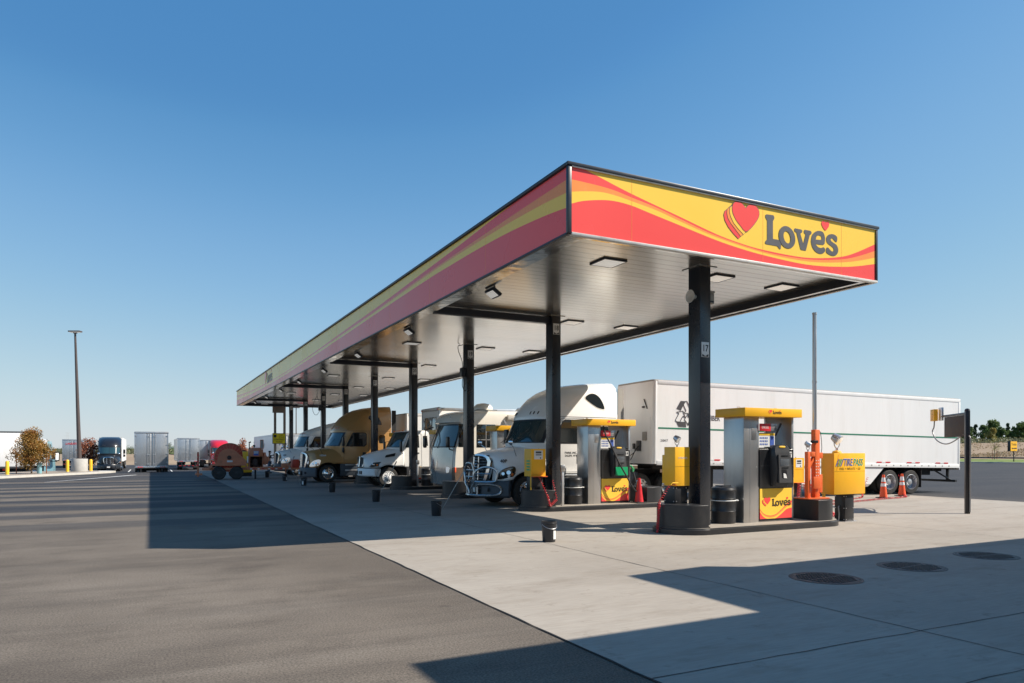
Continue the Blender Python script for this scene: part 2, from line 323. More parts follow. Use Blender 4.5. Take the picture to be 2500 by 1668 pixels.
def logo_mesh(letter='sign_grey',k=1.0):
    el=lambda rx,rz:[(1.81+rx*math.cos(2*PI*i/28)-0.02*math.sin(2*PI*i/28),0.47+rz*math.sin(2*PI*i/28)) for i in range(28)]
    it=[]; dz=0.0
    for key,mm in (('H3','sign_red'),('H2','sign_orange'),('H1','sign_yellow'),('H0','sign_red')):
        p=LG[key] if key!='H0' else catmull(LG[key],2)
        it.append((fill_mesh([outline(p,0.010)],letter,0.0008),dz)); it.append((fill_mesh([p],mm,0.0008),dz+0.0022*k)); dz+=0.0045*k
    it.append((fill_mesh([catmull(LG['h'],2)],'sign_red',0.001),0.002*k))
    it.append((fill_mesh([LG['L']],letter,0.001),0.001*k))
    it.append((fill_mesh([el(0.25,0.24),el(0.105,0.13)],letter,0.001),0.004*k))
    it.append((fill_mesh([LG['v']],letter,0.001),0.001*k))
    it.append((fill_mesh([catmull(LG['e'],2),LG['eh']],letter,0.001),0.001*k))
    it.append((fill_mesh([catmull(LG['s'],2)],letter,0.001),0.001*k))
    return join_meshes(it,'logo')
def interp(tab,x):
    if x<=tab[0][0]: return tab[0][1]
    for (a,b),(c_,d) in zip(tab[:-1],tab[1:]):
        if x<=c_: return b+(d-b)*(x-a)/(c_-a)
    return tab[-1][1]
def sm(a,b,x):
    t=max(0.0,min(1.0,(x-a)/(b-a))); return t*t*(3-2*t)
# ------------------------------------------------------------------ terrain and paving
def terr(x,y):
    q1=(x+2.4)*-0.86+(y-67.8)*0.51-6.3; q2=y-70.0
    q=max(q1,q2)
    if x>60: q=q2
    h=-0.65*sm(0,5,q)*(1-sm(60,95,x))
    h+=1.35*sm(135,200,y)*(1-sm(60,110,x))
    # right: grass verge, then a dry bank
    h+=0.12*sm(110.0,110.4,x)+0.35*sm(110,118,x)-0.2*sm(120,124,x)
    h+=3.4*sm(140,185,x)
    if x>140: h+=0.35*noise.noise(Vector((x*.08,y*.08,0)))*sm(140,150,x)
    return h
def axis_vals(lo,hi,dense):
    v=set()
    x=lo
    while x<hi:
        step=40
        for a,b,s_ in dense:
            if a<=x<b: step=s_; break
        v.add(round(x,3)); x+=step
    v.add(hi); return sorted(v)
XS=axis_vals(-1200,3000,[(-1200,-140,80),(-140,-20,6),(-20,12,1.0),(12,40,4),(40,105,6),(105,126,0.9),(126,230,4),(230,600,40),(600,3001,200)])
YS=axis_vals(-300,4000,[(-300,-20,40),(-20,44,8),(44,84,1.0),(84,130,5),(130,210,5),(210,600,40),(600,4001,200)])
def ground_patch(name,m,dz,test,kind='structure'):
    bm=bmesh.new(); vv={}
    def V(i,j):
        if (i,j) not in vv: vv[(i,j)]=bm.verts.new((XS[i],YS[j],terr(XS[i],YS[j])+dz))
        return vv[(i,j)]
    for i in range(len(XS)-1):
        for j in range(len(YS)-1):
            if test((XS[i]+XS[i+1])/2,(YS[j]+YS[j+1])/2): bm.faces.new((V(i,j),V(i+1,j),V(i+1,j+1),V(i,j+1)))
    me=bpy.data.meshes.new(name); bm.to_mesh(me); bm.free(); me.materials.append(m); me.shade_smooth()
    o=bpy.data.objects.new(name,me); col.objects.link(o); o['kind']=kind; return o
def nodes(name):
    m=bpy.data.materials.new(name); m.use_nodes=True; return m,m.node_tree,m.node_tree.nodes['Principled BSDF']
def N(nt,t,**k):
    n=nt.nodes.new(t)
    for a,b in k.items():
        if a.startswith('i_'): n.inputs[int(a[2:]) if a[2:].isdigit() else a[2:]].default_value=b
        else: setattr(n,a,b)
    return n
def noise_n(nt,vec,scale,detail=5,rough=0.55,st=None,loc=None):
    mp=N(nt,'ShaderNodeMapping'); nt.links.new(vec,mp.inputs[0])
    if st: mp.inputs['Scale'].default_value=st
    if loc: mp.inputs['Location'].default_value=loc
    n=N(nt,'ShaderNodeTexNoise'); n.inputs['Scale'].default_value=scale; n.inputs['Detail'].default_value=detail; n.inputs['Roughness'].default_value=rough
    nt.links.new(mp.outputs[0],n.inputs[0]); return n.outputs[0]
def ramp(nt,src,stops):
    r=N(nt,'ShaderNodeValToRGB'); e=r.color_ramp.elements
    e[0].position,e[0].color=stops[0][0],stops[0][1]+(1,); e[1].position,e[1].color=stops[-1][0],stops[-1][1]+(1,)
    for p,c_ in stops[1:-1]: x=e.new(p); x.color=c_+(1,)
    nt.links.new(src,r.inputs[0]); return r.outputs[0]
def mixc(nt,f,a,b,mode='MIX'):
    m=N(nt,'ShaderNodeMix',data_type='RGBA',blend_type=mode)
    for s_,i in ((f,0),(a,6),(b,7)):
        if isinstance(s_,(int,float)): m.inputs[i].default_value=s_
        elif isinstance(s_,tuple): m.inputs[i].default_value=s_+(1,)
        else: nt.links.new(s_,m.inputs[i])
    return m.outputs[2]
def mrange(nt,src,a,b,c_=0.0,d=1.0):
    r=N(nt,'ShaderNodeMapRange'); r.inputs[1].default_value=a; r.inputs[2].default_value=b; r.inputs[3].default_value=c_; r.inputs[4].default_value=d
    nt.links.new(src,r.inputs[0]); return r.outputs[0]
def mmath(nt,op,a,b=0.0):
    m=N(nt,'ShaderNodeMath',operation=op)
    for s_,i in ((a,0),(b,1)):
        if isinstance(s_,(int,float)): m.inputs[i].default_value=s_
        else: nt.links.new(s_,m.inputs[i])
    return m.outputs[0]
# asphalt: dusty brown close by, darker and streaked along the truck lanes further out
m,nt,b=nodes('asphalt'); tc=N(nt,'ShaderNodeTexCoord').outputs['Object']
sp=N(nt,'ShaderNodeSeparateXYZ'); nt.links.new(tc,sp.inputs[0])
base=mixc(nt,mrange(nt,noise_n(nt,tc,0.16,6,0.6),0.35,0.65),(0.112,0.093,0.074),(0.188,0.160,0.130))
base=mixc(nt,mrange(nt,noise_n(nt,tc,0.55,6,0.65,(1,1.4,1),(3,9,0)),0.52,0.78),base,(0.080,0.065,0.052))
edge=mmath(nt,'MULTIPLY',mrange(nt,mmath(nt,'ADD',sp.outputs[0],mmath(nt,'MULTIPLY',noise_n(nt,tc,0.5,5),1.6)),3.0,4.6,0.0,0.5),mrange(nt,sp.outputs[0],5.0,4.0))
base=mixc(nt,edge,base,(0.085,0.072,0.060))
base=mixc(nt,mrange(nt,noise_n(nt,tc,0.32,7,0.62,(0.8,1.5,1),(11,4,0)),0.5,0.70,0.0,0.75),base,(0.082,0.068,0.056))
base=mixc(nt,mrange(nt,noise_n(nt,tc,0.9,6,0.7,(0.10,2.2,1),(2,7,0)),0.52,0.70,0.0,0.42),base,(0.075,0.064,0.054))
base=mixc(nt,mrange(nt,noise_n(nt,tc,1.7,3,0.5,(1,1,1),(6,1,0)),0.70,0.76,0.0,0.5),base,(0.045,0.04,0.036))
base=mixc(nt,mrange(nt,noise_n(nt,tc,0.7,6,0.65,(0.14,1.8,1),(9,2,0)),0.56,0.75,0.0,0.4),base,(0.23,0.20,0.165))
dark=mixc(nt,mrange(nt,noise_n(nt,tc,0.35,5,0.6,(0.3,1.4,1)),0.35,0.7),(0.034,0.036,0.042),(0.050,0.049,0.052))
streak=noise_n(nt,tc,0.30,4,0.55,(0.10,1.35,1),(5,2,0))
lane=mmath(nt,'SINE',mmath(nt,'MULTIPLY',mmath(nt,'ADD',sp.outputs[1],noise_n(nt,tc,0.12,2)),2*PI/3.35))
stk=mmath(nt,'ADD',streak,mmath(nt,'MULTIPLY',lane,0.07))
far=mrange(nt,mmath(nt,'ADD',sp.outputs[1],mmath(nt,'MULTIPLY',noise_n(nt,tc,0.12,3),5.0)),15.0,30.0)
thr=mmath(nt,'SUBTRACT',0.62,mmath(nt,'MULTIPLY',far,0.22))
mask=mrange(nt,mmath(nt,'SUBTRACT',stk,thr),-0.04,0.10)
farall=mrange(nt,sp.outputs[1],48.0,70.0)
mask=mmath(nt,'MAXIMUM',mmath(nt,'MULTIPLY',mask,far),farall)
rightm=mrange(nt,sp.outputs[0],20.0,30.0)
mask=mmath(nt,'MAXIMUM',mask,rightm)
cc=mixc(nt,mask,base,dark)
spk=mrange(nt,noise_n(nt,tc,48,4,0.7),0.36,0.66,0.55,1.45)
cc=mixc(nt,1.0,cc,spk,'MULTIPLY')
nt.links.new(cc,b.inputs['Base Color']); b.inputs['Roughness'].default_value=.82; b.inputs['Specular IOR Level'].default_value=0.25
bp=N(nt,'ShaderNodeBump'); bp.inputs['Strength'].default_value=.55; bp.inputs['Distance'].default_value=.008; nt.links.new(noise_n(nt,tc,110,3,.6),bp.inputs['Height']); nt.links.new(bp.outputs[0],b.inputs['Normal'])
ASPH=m
# concrete
m,nt,b=nodes('concrete'); tc=N(nt,'ShaderNodeTexCoord').outputs['Object']
sp=N(nt,'ShaderNodeSeparateXYZ'); nt.links.new(tc,sp.inputs[0])
base=mixc(nt,mrange(nt,noise_n(nt,tc,0.35,6,0.6),0.3,0.7),(0.305,0.270,0.228),(0.362,0.326,0.279))
base=mixc(nt,mrange(nt,noise_n(nt,tc,1.1,8,0.7,(0.5,1.3,1)),0.53,0.75),base,(0.255,0.218,0.175))
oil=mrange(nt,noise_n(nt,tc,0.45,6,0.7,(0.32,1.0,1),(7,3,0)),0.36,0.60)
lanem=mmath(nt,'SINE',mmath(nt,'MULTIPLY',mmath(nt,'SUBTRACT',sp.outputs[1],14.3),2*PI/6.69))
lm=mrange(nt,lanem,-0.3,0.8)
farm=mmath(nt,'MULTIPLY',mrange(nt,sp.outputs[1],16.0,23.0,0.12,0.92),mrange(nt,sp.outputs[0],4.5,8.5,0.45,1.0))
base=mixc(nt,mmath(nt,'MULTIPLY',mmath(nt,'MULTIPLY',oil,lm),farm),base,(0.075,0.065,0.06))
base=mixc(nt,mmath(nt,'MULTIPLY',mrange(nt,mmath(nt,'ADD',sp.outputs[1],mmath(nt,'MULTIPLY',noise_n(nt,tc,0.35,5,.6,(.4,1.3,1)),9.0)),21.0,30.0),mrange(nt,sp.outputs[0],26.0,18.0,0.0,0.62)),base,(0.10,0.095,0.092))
base=mixc(nt,mmath(nt,'MULTIPLY',mrange(nt,noise_n(nt,tc,2.6,8,0.75,(1,1,1),(1,8,0)),0.57,0.68),0.5),base,(0.17,0.14,0.11))
base=mixc(nt,mrange(nt,noise_n(nt,tc,0.8,7,0.72,(0.22,1.3,1),(3,5,0)),0.54,0.72,0.0,0.55),base,(0.22,0.185,0.148))
fine=mrange(nt,noise_n(nt,tc,26,3,.6,(0.12,1,1)),0.35,0.65,0.93,1.05)
base=mixc(nt,1.0,base,fine,'MULTIPLY')
nt.links.new(base,b.inputs['Base Color']); b.inputs['Roughness'].default_value=.8; b.inputs['Specular IOR Level'].default_value=0.3
bp=N(nt,'ShaderNodeBump'); bp.inputs['Strength'].default_value=.25; bp.inputs['Distance'].default_value=.004; nt.links.new(noise_n(nt,tc,45,4,.6,(0.15,1,1)),bp.inputs['Height']); nt.links.new(bp.outputs[0],b.inputs['Normal'])
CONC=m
# dry land with scrub
m,nt,b=nodes('dry_land'); tc=N(nt,'ShaderNodeTexCoord').outputs['Object']
base=mixc(nt,mrange(nt,noise_n(nt,tc,0.05,6,0.65),0.35,0.65),(0.25,0.175,0.115),(0.31,0.23,0.15))
base=mixc(nt,mrange(nt,noise_n(nt,tc,0.22,8,0.75),0.5,0.72),base,(0.20,0.155,0.085))
nt.links.new(base,b.inputs['Base Color']); b.inputs['Roughness'].default_value=.95
DRY=m
m,nt,b=nodes('turf'); tc=N(nt,'ShaderNodeTexCoord').outputs['Object']
base=mixc(nt,mrange(nt,noise_n(nt,tc,0.8,6,0.7),0.35,0.65),(0.10,0.15,0.022),(0.17,0.215,0.04))
nt.links.new(base,b.inputs['Base Color']); b.inputs['Roughness'].default_value=.9
TURF=m
m,nt,b=nodes('green_field'); b.inputs['Base Color'].default_value=(0.13,0.2,0.05,1); b.inputs['Roughness'].default_value=.9
FIELD=m
ground_patch('ground',DRY,-0.05,lambda x,y:True)
ground_patch('asphalt_lot',ASPH,0.0,lambda x,y:(-140<x<110.1 and -60<y<137))
ground_patch('road',ASPH,0.02,lambda x,y:(121<x<133 and 0<y<400))
ground_patch('grass_verge',TURF,0.0,lambda x,y:(110.3<x<121 and 0<y<300))
def flat(name,poly,z,m,kind='structure',thick=0.0):
    b_=MB()
    if thick: b_.prism(poly,'z',z-thick,z)
    else: b_.face([(x,y,z) for x,y in poly])
    o=b_.build(name,m,smooth=0); o['kind']=kind; return o
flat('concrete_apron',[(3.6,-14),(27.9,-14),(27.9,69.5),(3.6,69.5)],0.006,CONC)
# joints of the slabs and the tarred seam along the asphalt
jb=MB(); rnd=random.Random(3)
def crack(p,q,w=0.013,z=0.010,wob=0.012):
    n=max(2,int((Vector(q)-Vector(p)).length/0.35)); d=(Vector(q)-Vector(p)).normalized(); nn=Vector((-d.y,d.x))
    L,Rr=[],[]
    for i in range(n+1):
        c0=Vector(p).lerp(Vector(q),i/n)+nn*rnd.uniform(-wob,wob); ww=w*rnd.uniform(.6,1.3)/2
        L.append((c0+nn*ww)); Rr.append((c0-nn*ww))
    for i in range(n): jb.face([(L[i].x,L[i].y,z),(Rr[i].x,Rr[i].y,z),(Rr[i+1].x,Rr[i+1].y,z),(L[i+1].x,L[i+1].y,z)])
crack((7.03,-13),(7.03,69),0.014)
crack((16.2,-13),(16.2,69),0.014)
for yy in (-4.5,3.45,4.66,13.6): crack((3.62,yy) if yy!=13.6 else (15.5,yy),(27.8,yy),0.012)
for k in range(8): crack((3.62,15.9+6.69*k),(10,15.9+6.69*k),0.010,wob=0.006)
crack((3.6,-13),(3.6,69.4),0.022,wob=0.012)
o=jb.build('paving_joints','black_matte',smooth=0,fix=False); o['kind']='structure'
# kerbs and lines
o=MB().bx(110.0,110.25,20,260,-0.02,0.16,0.03).build('kerb','curb'); o['kind']='structure'
pl=MB()
for x in (-20.4,-16,-11.6,-7.0,-2.3,2.3,6.9,11.4):
    z=terr(x,95)+.008
    pl.face([(x-.07,84,z),(x+.07,84,z),(x+.07,106,z),(x-.07,106,z)])
pl.face([(-5.5,49.2,.008),(-5.4,49.2,.008),(-1.0,60.5,.008),(-.9,61.3,.008),(-1.5,60.2,.008)])
o=pl.build('parking_lines','asphalt_line',smooth=0,fix=False); o['kind']='structure'
# kerbed island far left
isl=[(-22.5,34.0),(-8.9,57.0),(-4.2,64.8),(-2.9,67.4),(-2.6,68.6),(-3.1,69.8),(-4.6,70.6),(-7.2,70.2),(-9.6,68.4),(-14.6,60.6),(-28.2,37.6)]
o=MB().prism(isl,'z',-0.1,0.15).build('kerb_island','curb',smooth=0); o['kind']='structure'
ins=[(-22.9,34.4),(-9.3,57.3),(-4.7,64.9),(-3.7,67.4),(-3.9,69.2),(-5.4,70.0),(-7.2,69.6),(-9.3,67.9),(-14.2,60.4),(-27.8,37.9)]
gm=mat('gravel_bed',(0.30,0.25,0.20),0.95,var=0.3,scale=14,bump=0.6,bscale=30)
o=flat('planting_bed',ins,0.156,gm)
# ------------------------------------------------------------------ canopy
CX0,CX1,CY0,CY1,CZ0,CZ1,SOF=6.83,15.3,11.24,67.8,5.80,7.13,6.02
COLY=[12.76+6.69*i for i in range(9)]; COLX=11.255
can=thing('fuel_canopy','long flat fuel canopy with red orange and yellow wave fascia on black columns','canopy',(0,0,0))
B1=[(6.88,6.37),(7.13,6.46),(7.52,6.54),(7.85,6.57),(8.24,6.545),(8.71,6.46),(9.43,6.33),(10.35,6.165),(10.99,6.08),(11.65,6.02),(12.7,5.97),(13.39,5.985),(14.11,6.05),(14.61,6.12),(15.27,6.25)]
B2=[(6.88,6.59),(7.13,6.64),(7.52,6.69),(7.85,6.68),(8.24,6.63),(8.85,6.54),(9.43,6.41),(10.35,6.225),(11.65,6.07),(12.7,6.035),(13.39,6.065),(14.11,6.15),(14.61,6.24),(15.27,6.4)]
B3=[(6.88,6.82),(7.13,6.815),(7.52,6.80),(7.85,6.77),(8.24,6.70),(8.85,6.595),(9.43,6.46),(10.35,6.26),(11.65,6.10),(12.7,6.08),(13.39,6.12),(14.11,6.22),(14.61,6.34),(15.27,6.56)]
B4=[(6.88,7.12),(7.13,7.06),(7.45,6.98),(7.85,6.87),(8.24,6.77),(8.85,6.63),(9.43,6.50),(10.35,6.29),(10.99,6.19),(11.65,6.13),(12.7,6.11),(13.39,6.16),(14.11,6.28),(14.61,6.44),(15.27,6.72)]
L4=[(11.2,7.2),(13.0,7.08),(14.5,7.02),(15.6,6.97),(16.72,6.92),(18.85,6.85),(23.6,6.69),(25.86,6.64),(30.0,6.54),(33.55,6.45),(37.9,6.36),(43.4,6.29),(50.5,6.31),(57.6,6.40),(63,6.55),(67.8,6.72)]
L3=[(11.2,6.83),(13.2,6.82),(15.6,6.79),(18.85,6.74),(23.6,6.60),(25.86,6.55),(30,6.47),(33.55,6.40),(37.9,6.32),(43.4,6.25),(50.5,6.26),(57.6,6.34),(67.8,6.60)]
L2=[(11.2,6.58),(12,6.64),(13.2,6.69),(14.3,6.71),(16.8,6.72),(18.85,6.69),(23.6,6.57),(25.86,6.52),(30,6.44),(33.55,6.375),(37.9,6.29),(43.4,6.22),(50.5,6.22),(57.6,6.27),(67.8,6.46)]
L1=[(11.2,6.30),(12,6.39),(13.2,6.48),(14.3,6.53),(15.6,6.56),(17,6.57),(18.85,6.57),(23.6,6.49),(25.86,6.44),(30,6.36),(33.55,6.29),(37.9,6.22),(43.4,6.15),(50.5,6.12),(57.6,6.14),(67.8,6.31)]
def bands(name,tabs,a0,a1,step,z0,z1,fn,parent,label=None):
    b_=MB(); n=int((a1-a0)/step)+1
    tabs=[catmull(t,6,False) for t in tabs]
    xs=[a0+(a1-a0)*i/n for i in range(n+1)]
    def zz(x): return [z0]+[min(z1,max(z0,interp(t,x))) for t in tabs]+[z1]
    bm=b_.bm
    for x,y in zip(xs[:-1],xs[1:]):
        A,B=zz(x),zz(y)
        for k,mi in enumerate((0,1,2,0,1)):
            p=[fn(x,A[k]),fn(y,B[k]),fn(y,B[k+1]),fn(x,A[k+1])]
            if A[k+1]-A[k]<1e-5 and B[k+1]-B[k]<1e-5: continue
            if A[k+1]-A[k]<1e-5: p=[p[0],p[1],p[2]]
            elif B[k+1]-B[k]<1e-5: p=[p[0],p[1],p[3]]
            f=bm.faces.new([bm.verts.new(q) for q in p]); f.material_index=mi
    bmesh.ops.remove_doubles(bm,verts=bm.verts,dist=1e-4)
    return b_.build(name,['sign_red','sign_yellow','sign_orange'],parent,label,smooth=0,fix=False)
FZ0,FZ1=5.855,7.055
bands('fascia_panel',[B1,B2,B3,B4],CX0+.03,CX1-.03,0.06,FZ0,FZ1,lambda a,z:(a,CY0,z),can,'sunlit end fascia with wave stripes')
bands('fascia_panel',[L1,L2,L3,L4],CY0+.03,CY1-.03,0.25,FZ0,FZ1,lambda a,z:(CX0,a,z),can,'long shaded side fascia with wave stripes')
bands('fascia_panel',[B1,B2,B3,B4],CX0+.03,CX1-.03,0.2,FZ0,FZ1,lambda a,z:(a,CY1,z),can)
bands('fascia_panel',[L1,L2,L3,L4],CY0+.03,CY1-.03,0.5,FZ0,FZ1,lambda a,z:(CX1,a,z),can)
b_=MB()   # closed core behind the panels: roof deck
b_.bx(CX0+.02,CX1-.02,CY0+.02,CY1-.02,SOF+.02,6.9)
b_.build('roof_deck','wall_grey',can,smooth=0)
b_=MB()   # inner lip walls
b_.bx(CX0+.01,CX0+.06,CY0+.01,CY1-.01,5.82,7.05); b_.bx(CX1-.06,CX1-.01,CY0+.01,CY1-.01,5.82,7.05)
b_.bx(CX0+.06,CX1-.06,CY0+.01,CY0+.06,5.82,7.05); b_.bx(CX0+.06,CX1-.06,CY1-.06,CY1-.01,5.82,7.05)
b_.build('lip_wall','trim_dark',can,smooth=0)
b_=MB()
LW,FW,RW=0.46,0.24,0.26
b_.bx(CX0+.075,CX0+LW,CY0+.075,CY1-.075,5.835,5.85); b_.bx(CX1-RW,CX1-.075,CY0+.075,CY1-.075,5.835,5.85)
b_.bx(CX0+LW,CX1-RW,CY0+.075,CY0+FW,5.838,5.853); b_.bx(CX0+LW,CX1-RW,CY1-.3,CY1-.075,5.838,5.853)
b_.bx(CX0+LW-.03,CX0+LW,CY0+FW,CY1-.3,5.853,SOF); 
b_.bx(CX0+LW,CX1-RW,CY0+FW-.03,CY0+FW,5.853,SOF)
b_.build('ledge_flashing','flashing',can,smooth=0)
b_=MB(); b_.bx(CX1-RW-.02,CX1-RW+.02,CY0+FW,CY1-.3,5.845,SOF); b_.bx(CX0+LW,CX1-RW-.02,CY1-.32,CY1-.3,5.853,SOF)
b_.build('inner_gutter','trim_dark',can,smooth=0)
MB().bx(CX0+LW,CX1-RW,CY0+FW,CY1-.3,SOF,SOF+.018).build('soffit','soffit',can,smooth=0)
b_=MB()   # cap and corner trims
b_.bx(CX0-.05,CX1+.05,CY0-.05,CY0+.03,7.065,CZ1,0.01); b_.bx(CX0-.05,CX0+.03,CY0+.032,CY1,7.065,CZ1,0.01)
b_.bx(CX1-.03,CX1+.05,CY0+.032,CY1,7.065,CZ1,0.01); b_.bx(CX0+.032,CX1-.032,CY1-.04,CY1+.03,7.067,CZ1-.003,0.01)
b_.bx(CX0-.03,CX0+.05,CY0-.03,CY0+.05,CZ0+.03,7.063,0.008); b_.bx(CX1-.03,CX1+.025,CY0-.025,CY0+.03,CZ0+.03,7.063,0.006)
b_.bx(CX0-.02,CX0+.008,CY0+.052,CY1,CZ0+.01,FZ0,0.004)
b_.build('cap_trim','trim_dark',can)
b_=MB(); b_.bx(CX0+.052,CX1+.02,CY0-.035,CY0+.008,7.045,7.064); b_.bx(CX0+.052,CX1+.02,CY0-.03,CY0+.07,CZ0,CZ0+.055,.008); b_.bx(CX1-.05,CX1+.02,CY0+.072,CY1,CZ0,CZ0+.05)
b_.build('drip_edge','trim_white',can)
for x in (8.24,11.66,14.1): MB().bx(x-.003,x+.003,CY0-.0015,CY0+.002,FZ0,FZ1-.01).build('panel_seam','sign_orange',can,smooth=0)
for k in range(15): MB().bx(CX0-.0015,CX0+.002,14.9+3.66*k-.004,14.9+3.66*k+.004,FZ0,FZ1-.01).build('panel_seam','sign_orange',can,smooth=0)
LOGO=logo_mesh('sign_grey')
put(LOGO,'logo',(10.56,CY0-.004,6.02),'-y',can,label='heart emblem and dark lettering on the sunlit fascia')
put(LOGO,'logo',(CX0-.004,50.4,6.02),'-x',can,label='heart emblem and lettering on the shaded fascia')
def column(i,y):
    b_=MB(); b_.bx(COLX-.155,COLX+.155,y-.2,y+.2,0.1,SOF-.002,0.012)
    c_=b_.build('column','column',can)
    # pump number plate
    z=4.14 if i==0 else 5.62
    b_=MB(); b_.bx(COLX-.12,COLX+.10,y-.207,y-.201,z-.17,z+.17,0.002); p_=b_.build('number_plate','label_white',c_)
    b_=MB(); b_.prism([(COLX-.10,z-.16),(COLX-.10,z-.10),(COLX-.01,z-.15),(COLX+.08,z-.10),(COLX+.08,z-.16)],'y',y-.210,y-.2072); b_.build('arrow_mark','black_plastic',c_,smooth=0)
    put(text_mesh(str(17+i),0.21,'black_plastic',0.003,0.001,sx=.85),'plate_number',(COLX-.01,y-.2085,z+.025),'-y',c_)
    b_=MB(); b_.bx(COLX-.26,COLX+.26,y-.3,y+.3,SOF-.016,SOF-.003); b_.build('collar','soffit',c_,smooth=0)
for i,y in enumerate(COLY): column(i,y)
for i in (1,3,5,7):
    y=COLY[i]; MB().bx(CX0+LW,COLX-.157,y-.11,y+.11,5.80,SOF-.02,0.01).build('cross_beam','trim_dark',can)
def lamp(x,y):
    b_=MB(); b_.bx(x-.3,x+.3,y-.3,y-.27,SOF-.035,SOF-.002); b_.bx(x-.3,x+.3,y+.27,y+.3,SOF-.035,SOF-.002); b_.bx(x-.3,x-.27,y-.27,y+.27,SOF-.035,SOF-.002); b_.bx(x+.27,x+.3,y-.27,y+.27,SOF-.035,SOF-.002)
    o=b_.build('ceiling_light','trim_dark',can); MB().bx(x-.268,x+.268,y-.268,y+.268,SOF-.033,SOF-.004,.006).build('lens','lamp_lens',o)
for i,y in enumerate(COLY):
    for x in (9.05,12.2,14.35):
        if x==9.05 and i%2==1: continue
        lamp(x,y+.45)
for i in range(8):
    y=COLY[i]+3.9; x=7.86
    b_=MB(); b_.box((x,y,SOF-.12),(.30,.5,.09),.02,rot=Matrix.Rotation(R(35),4,'Y')); o=b_.build('flood_light','trim_dark',can)
    MB().box((x-.035,y,SOF-.165),(.2,.4,.02),.005,rot=Matrix.Rotation(R(35),4,'Y')).build('lens','lamp_lens',o)
    MB().cyl((x+.03,y,SOF-.1),(x+.05,y,SOF-.002),.02,n=8).build('bracket','trim_dark',o)
# loudspeaker horn and box on the first column, boxes and cables on two others
y=COLY[0]
t=thing('horn_speaker','beige horn loudspeaker on the left of the black column marked 17','loudspeaker',(COLX-.155,y-.05,5.35))
MB().lathe([(0.03,-.02),(0.04,.0),(0.06,.06),(0.14,.16),(0.15,.17),(0.13,.165),(0.05,.06)],(0,0,0),'x',20).build('horn','trim_white',t).rotation_euler=(0,0,PI)
MB().cyl((0.0,0,-.06),(0.0,0,.03),.02).build('bracket','black_paint',t)
t=thing('junction_box','grey lidded box on the right of the black column marked 17','box',(COLX+.155,y-.02,5.2))
b_=MB(); b_.bx(.005,.19,-.1,.1,.02,.27,.02); b_.bx(0.0,.2,-.11,.11,.272,.32,.015); b_.build('housing','wall_grey',t)
MB().bx(.02,.17,-.103,-.1,.05,.09).build('clasp','trim_dark',t)
for i,lab in ((2,'black box and looped cable on the column marked 19'),(6,'black box and looped cable on the column marked 23')):
    y=COLY[i]; t=thing('cable_box',lab,'box',(COLX-.155,y-.02,5.0),group='cable boxes hung on the columns')
    MB().bx(-.2,-.002,-.12,.1,-.25,.1,.015).build('housing','trim_dark',t)
    pts=catmull([(-.1,0,.1),(-.14,0,.4),(-.28,0,.75),(-.3,0,.95),(-.22,0,1.0)],5,False); MB().tube(pts,.014).build('cable','black_matte',t)
    pts=catmull([(-.1,0,-.25),(-.12,0,-.6),(-.02,0,-.8),(.03,-.05,-.7)] if i==2 else [(-.1,0,-.25),(-.3,0,-.55),(-.5,0,-.5),(-.62,0,-.1),(-.5,0,.4),(-.3,0,.8)],5,False); MB().tube(pts,.014).build('hose_loop','black_matte',t)
# ------------------------------------------------------------------ fuel islands and what stands on them
def stadium(x0,x1,r,cy=0,n=14):
    p=[]
    for i in range(n+1):
        a=-PI/2+PI*i/n; p.append((x1-r+r*math.cos(a),cy+r*math.sin(a)))
    for i in range(n+1):
        a=PI/2+PI*i/n; p.append((x0+r+r*math.cos(a),cy+r*math.sin(a)))
    return p
isl0=thing('fuel_island','black edged concrete island carrying the pump of column 17','island',(0,COLY[0],0),group='fuel islands under the canopy')
def ring(p,z0,z1,name,m,parent,bev=0):
    b_=MB(); b_.prism(p,'z',z0,z1)
    if bev: bmesh.ops.bevel(b_.bm,geom=[e for e in b_.bm.edges if abs(e.verts[0].co.z-z1)<1e-4 and abs(e.verts[1].co.z-z1)<1e-4],offset=bev,segments=3,affect='EDGES')
    return b_.build(name,m,parent)
ring(stadium(10.12,15.45,.76),-.05,.145,'kerb_edge','black_paint',isl0,.03)
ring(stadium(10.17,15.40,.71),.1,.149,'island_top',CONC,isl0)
isles=[isl0]+[dup(isl0,(0,COLY[i],0),label='black edged concrete island carrying the pump of column %d'%(17+i)) for i in range(1,9)]
def half(x0,x1,left,n=16,r=.62):
    p=[]
    if left:
        for i in range(n+1):
            a=PI/2+PI*i/n; p.append((x0+r+r*math.cos(a),r*math.sin(a)))
        p+= [(x1,-r),(x1,r)]
    else:
        for i in range(n+1):
            a=-PI/2+PI*i/n; p.append((x1-r+r*math.cos(a),r*math.sin(a)))
        p+=[(x0,r),(x0,-r)]
    return p
gl=thing('island_guard','rounded black steel guard at the lane end of island 17 below the yellow box','guard',(0,COLY[0]-.02,.148),group='rounded black guards at the island ends')
ring(half(10.18,10.96,True),.0,.50,'guard_wall','black_paint',gl,.012); ring(half(10.16,10.98,True,r=.64),.0,.025,'base_flange','black_paint',gl)
gl2=thing('island_guard','rounded black steel guard at the far end of island 17 under the orange rack','guard',(0,COLY[0]-.02,.148),group='rounded black guards at the island ends')
ring(half(14.40,15.30,False),.0,.50,'guard_wall','black_paint',gl2,.012)
for i in range(1,8):
    dup(gl,(0,COLY[i]-.02,.148),label='rounded black steel guard at the lane end of island %d'%(17+i))
    dup(gl2,(0,COLY[i]-.02,.148),label='rounded black steel guard at the far end of island %d'%(17+i))
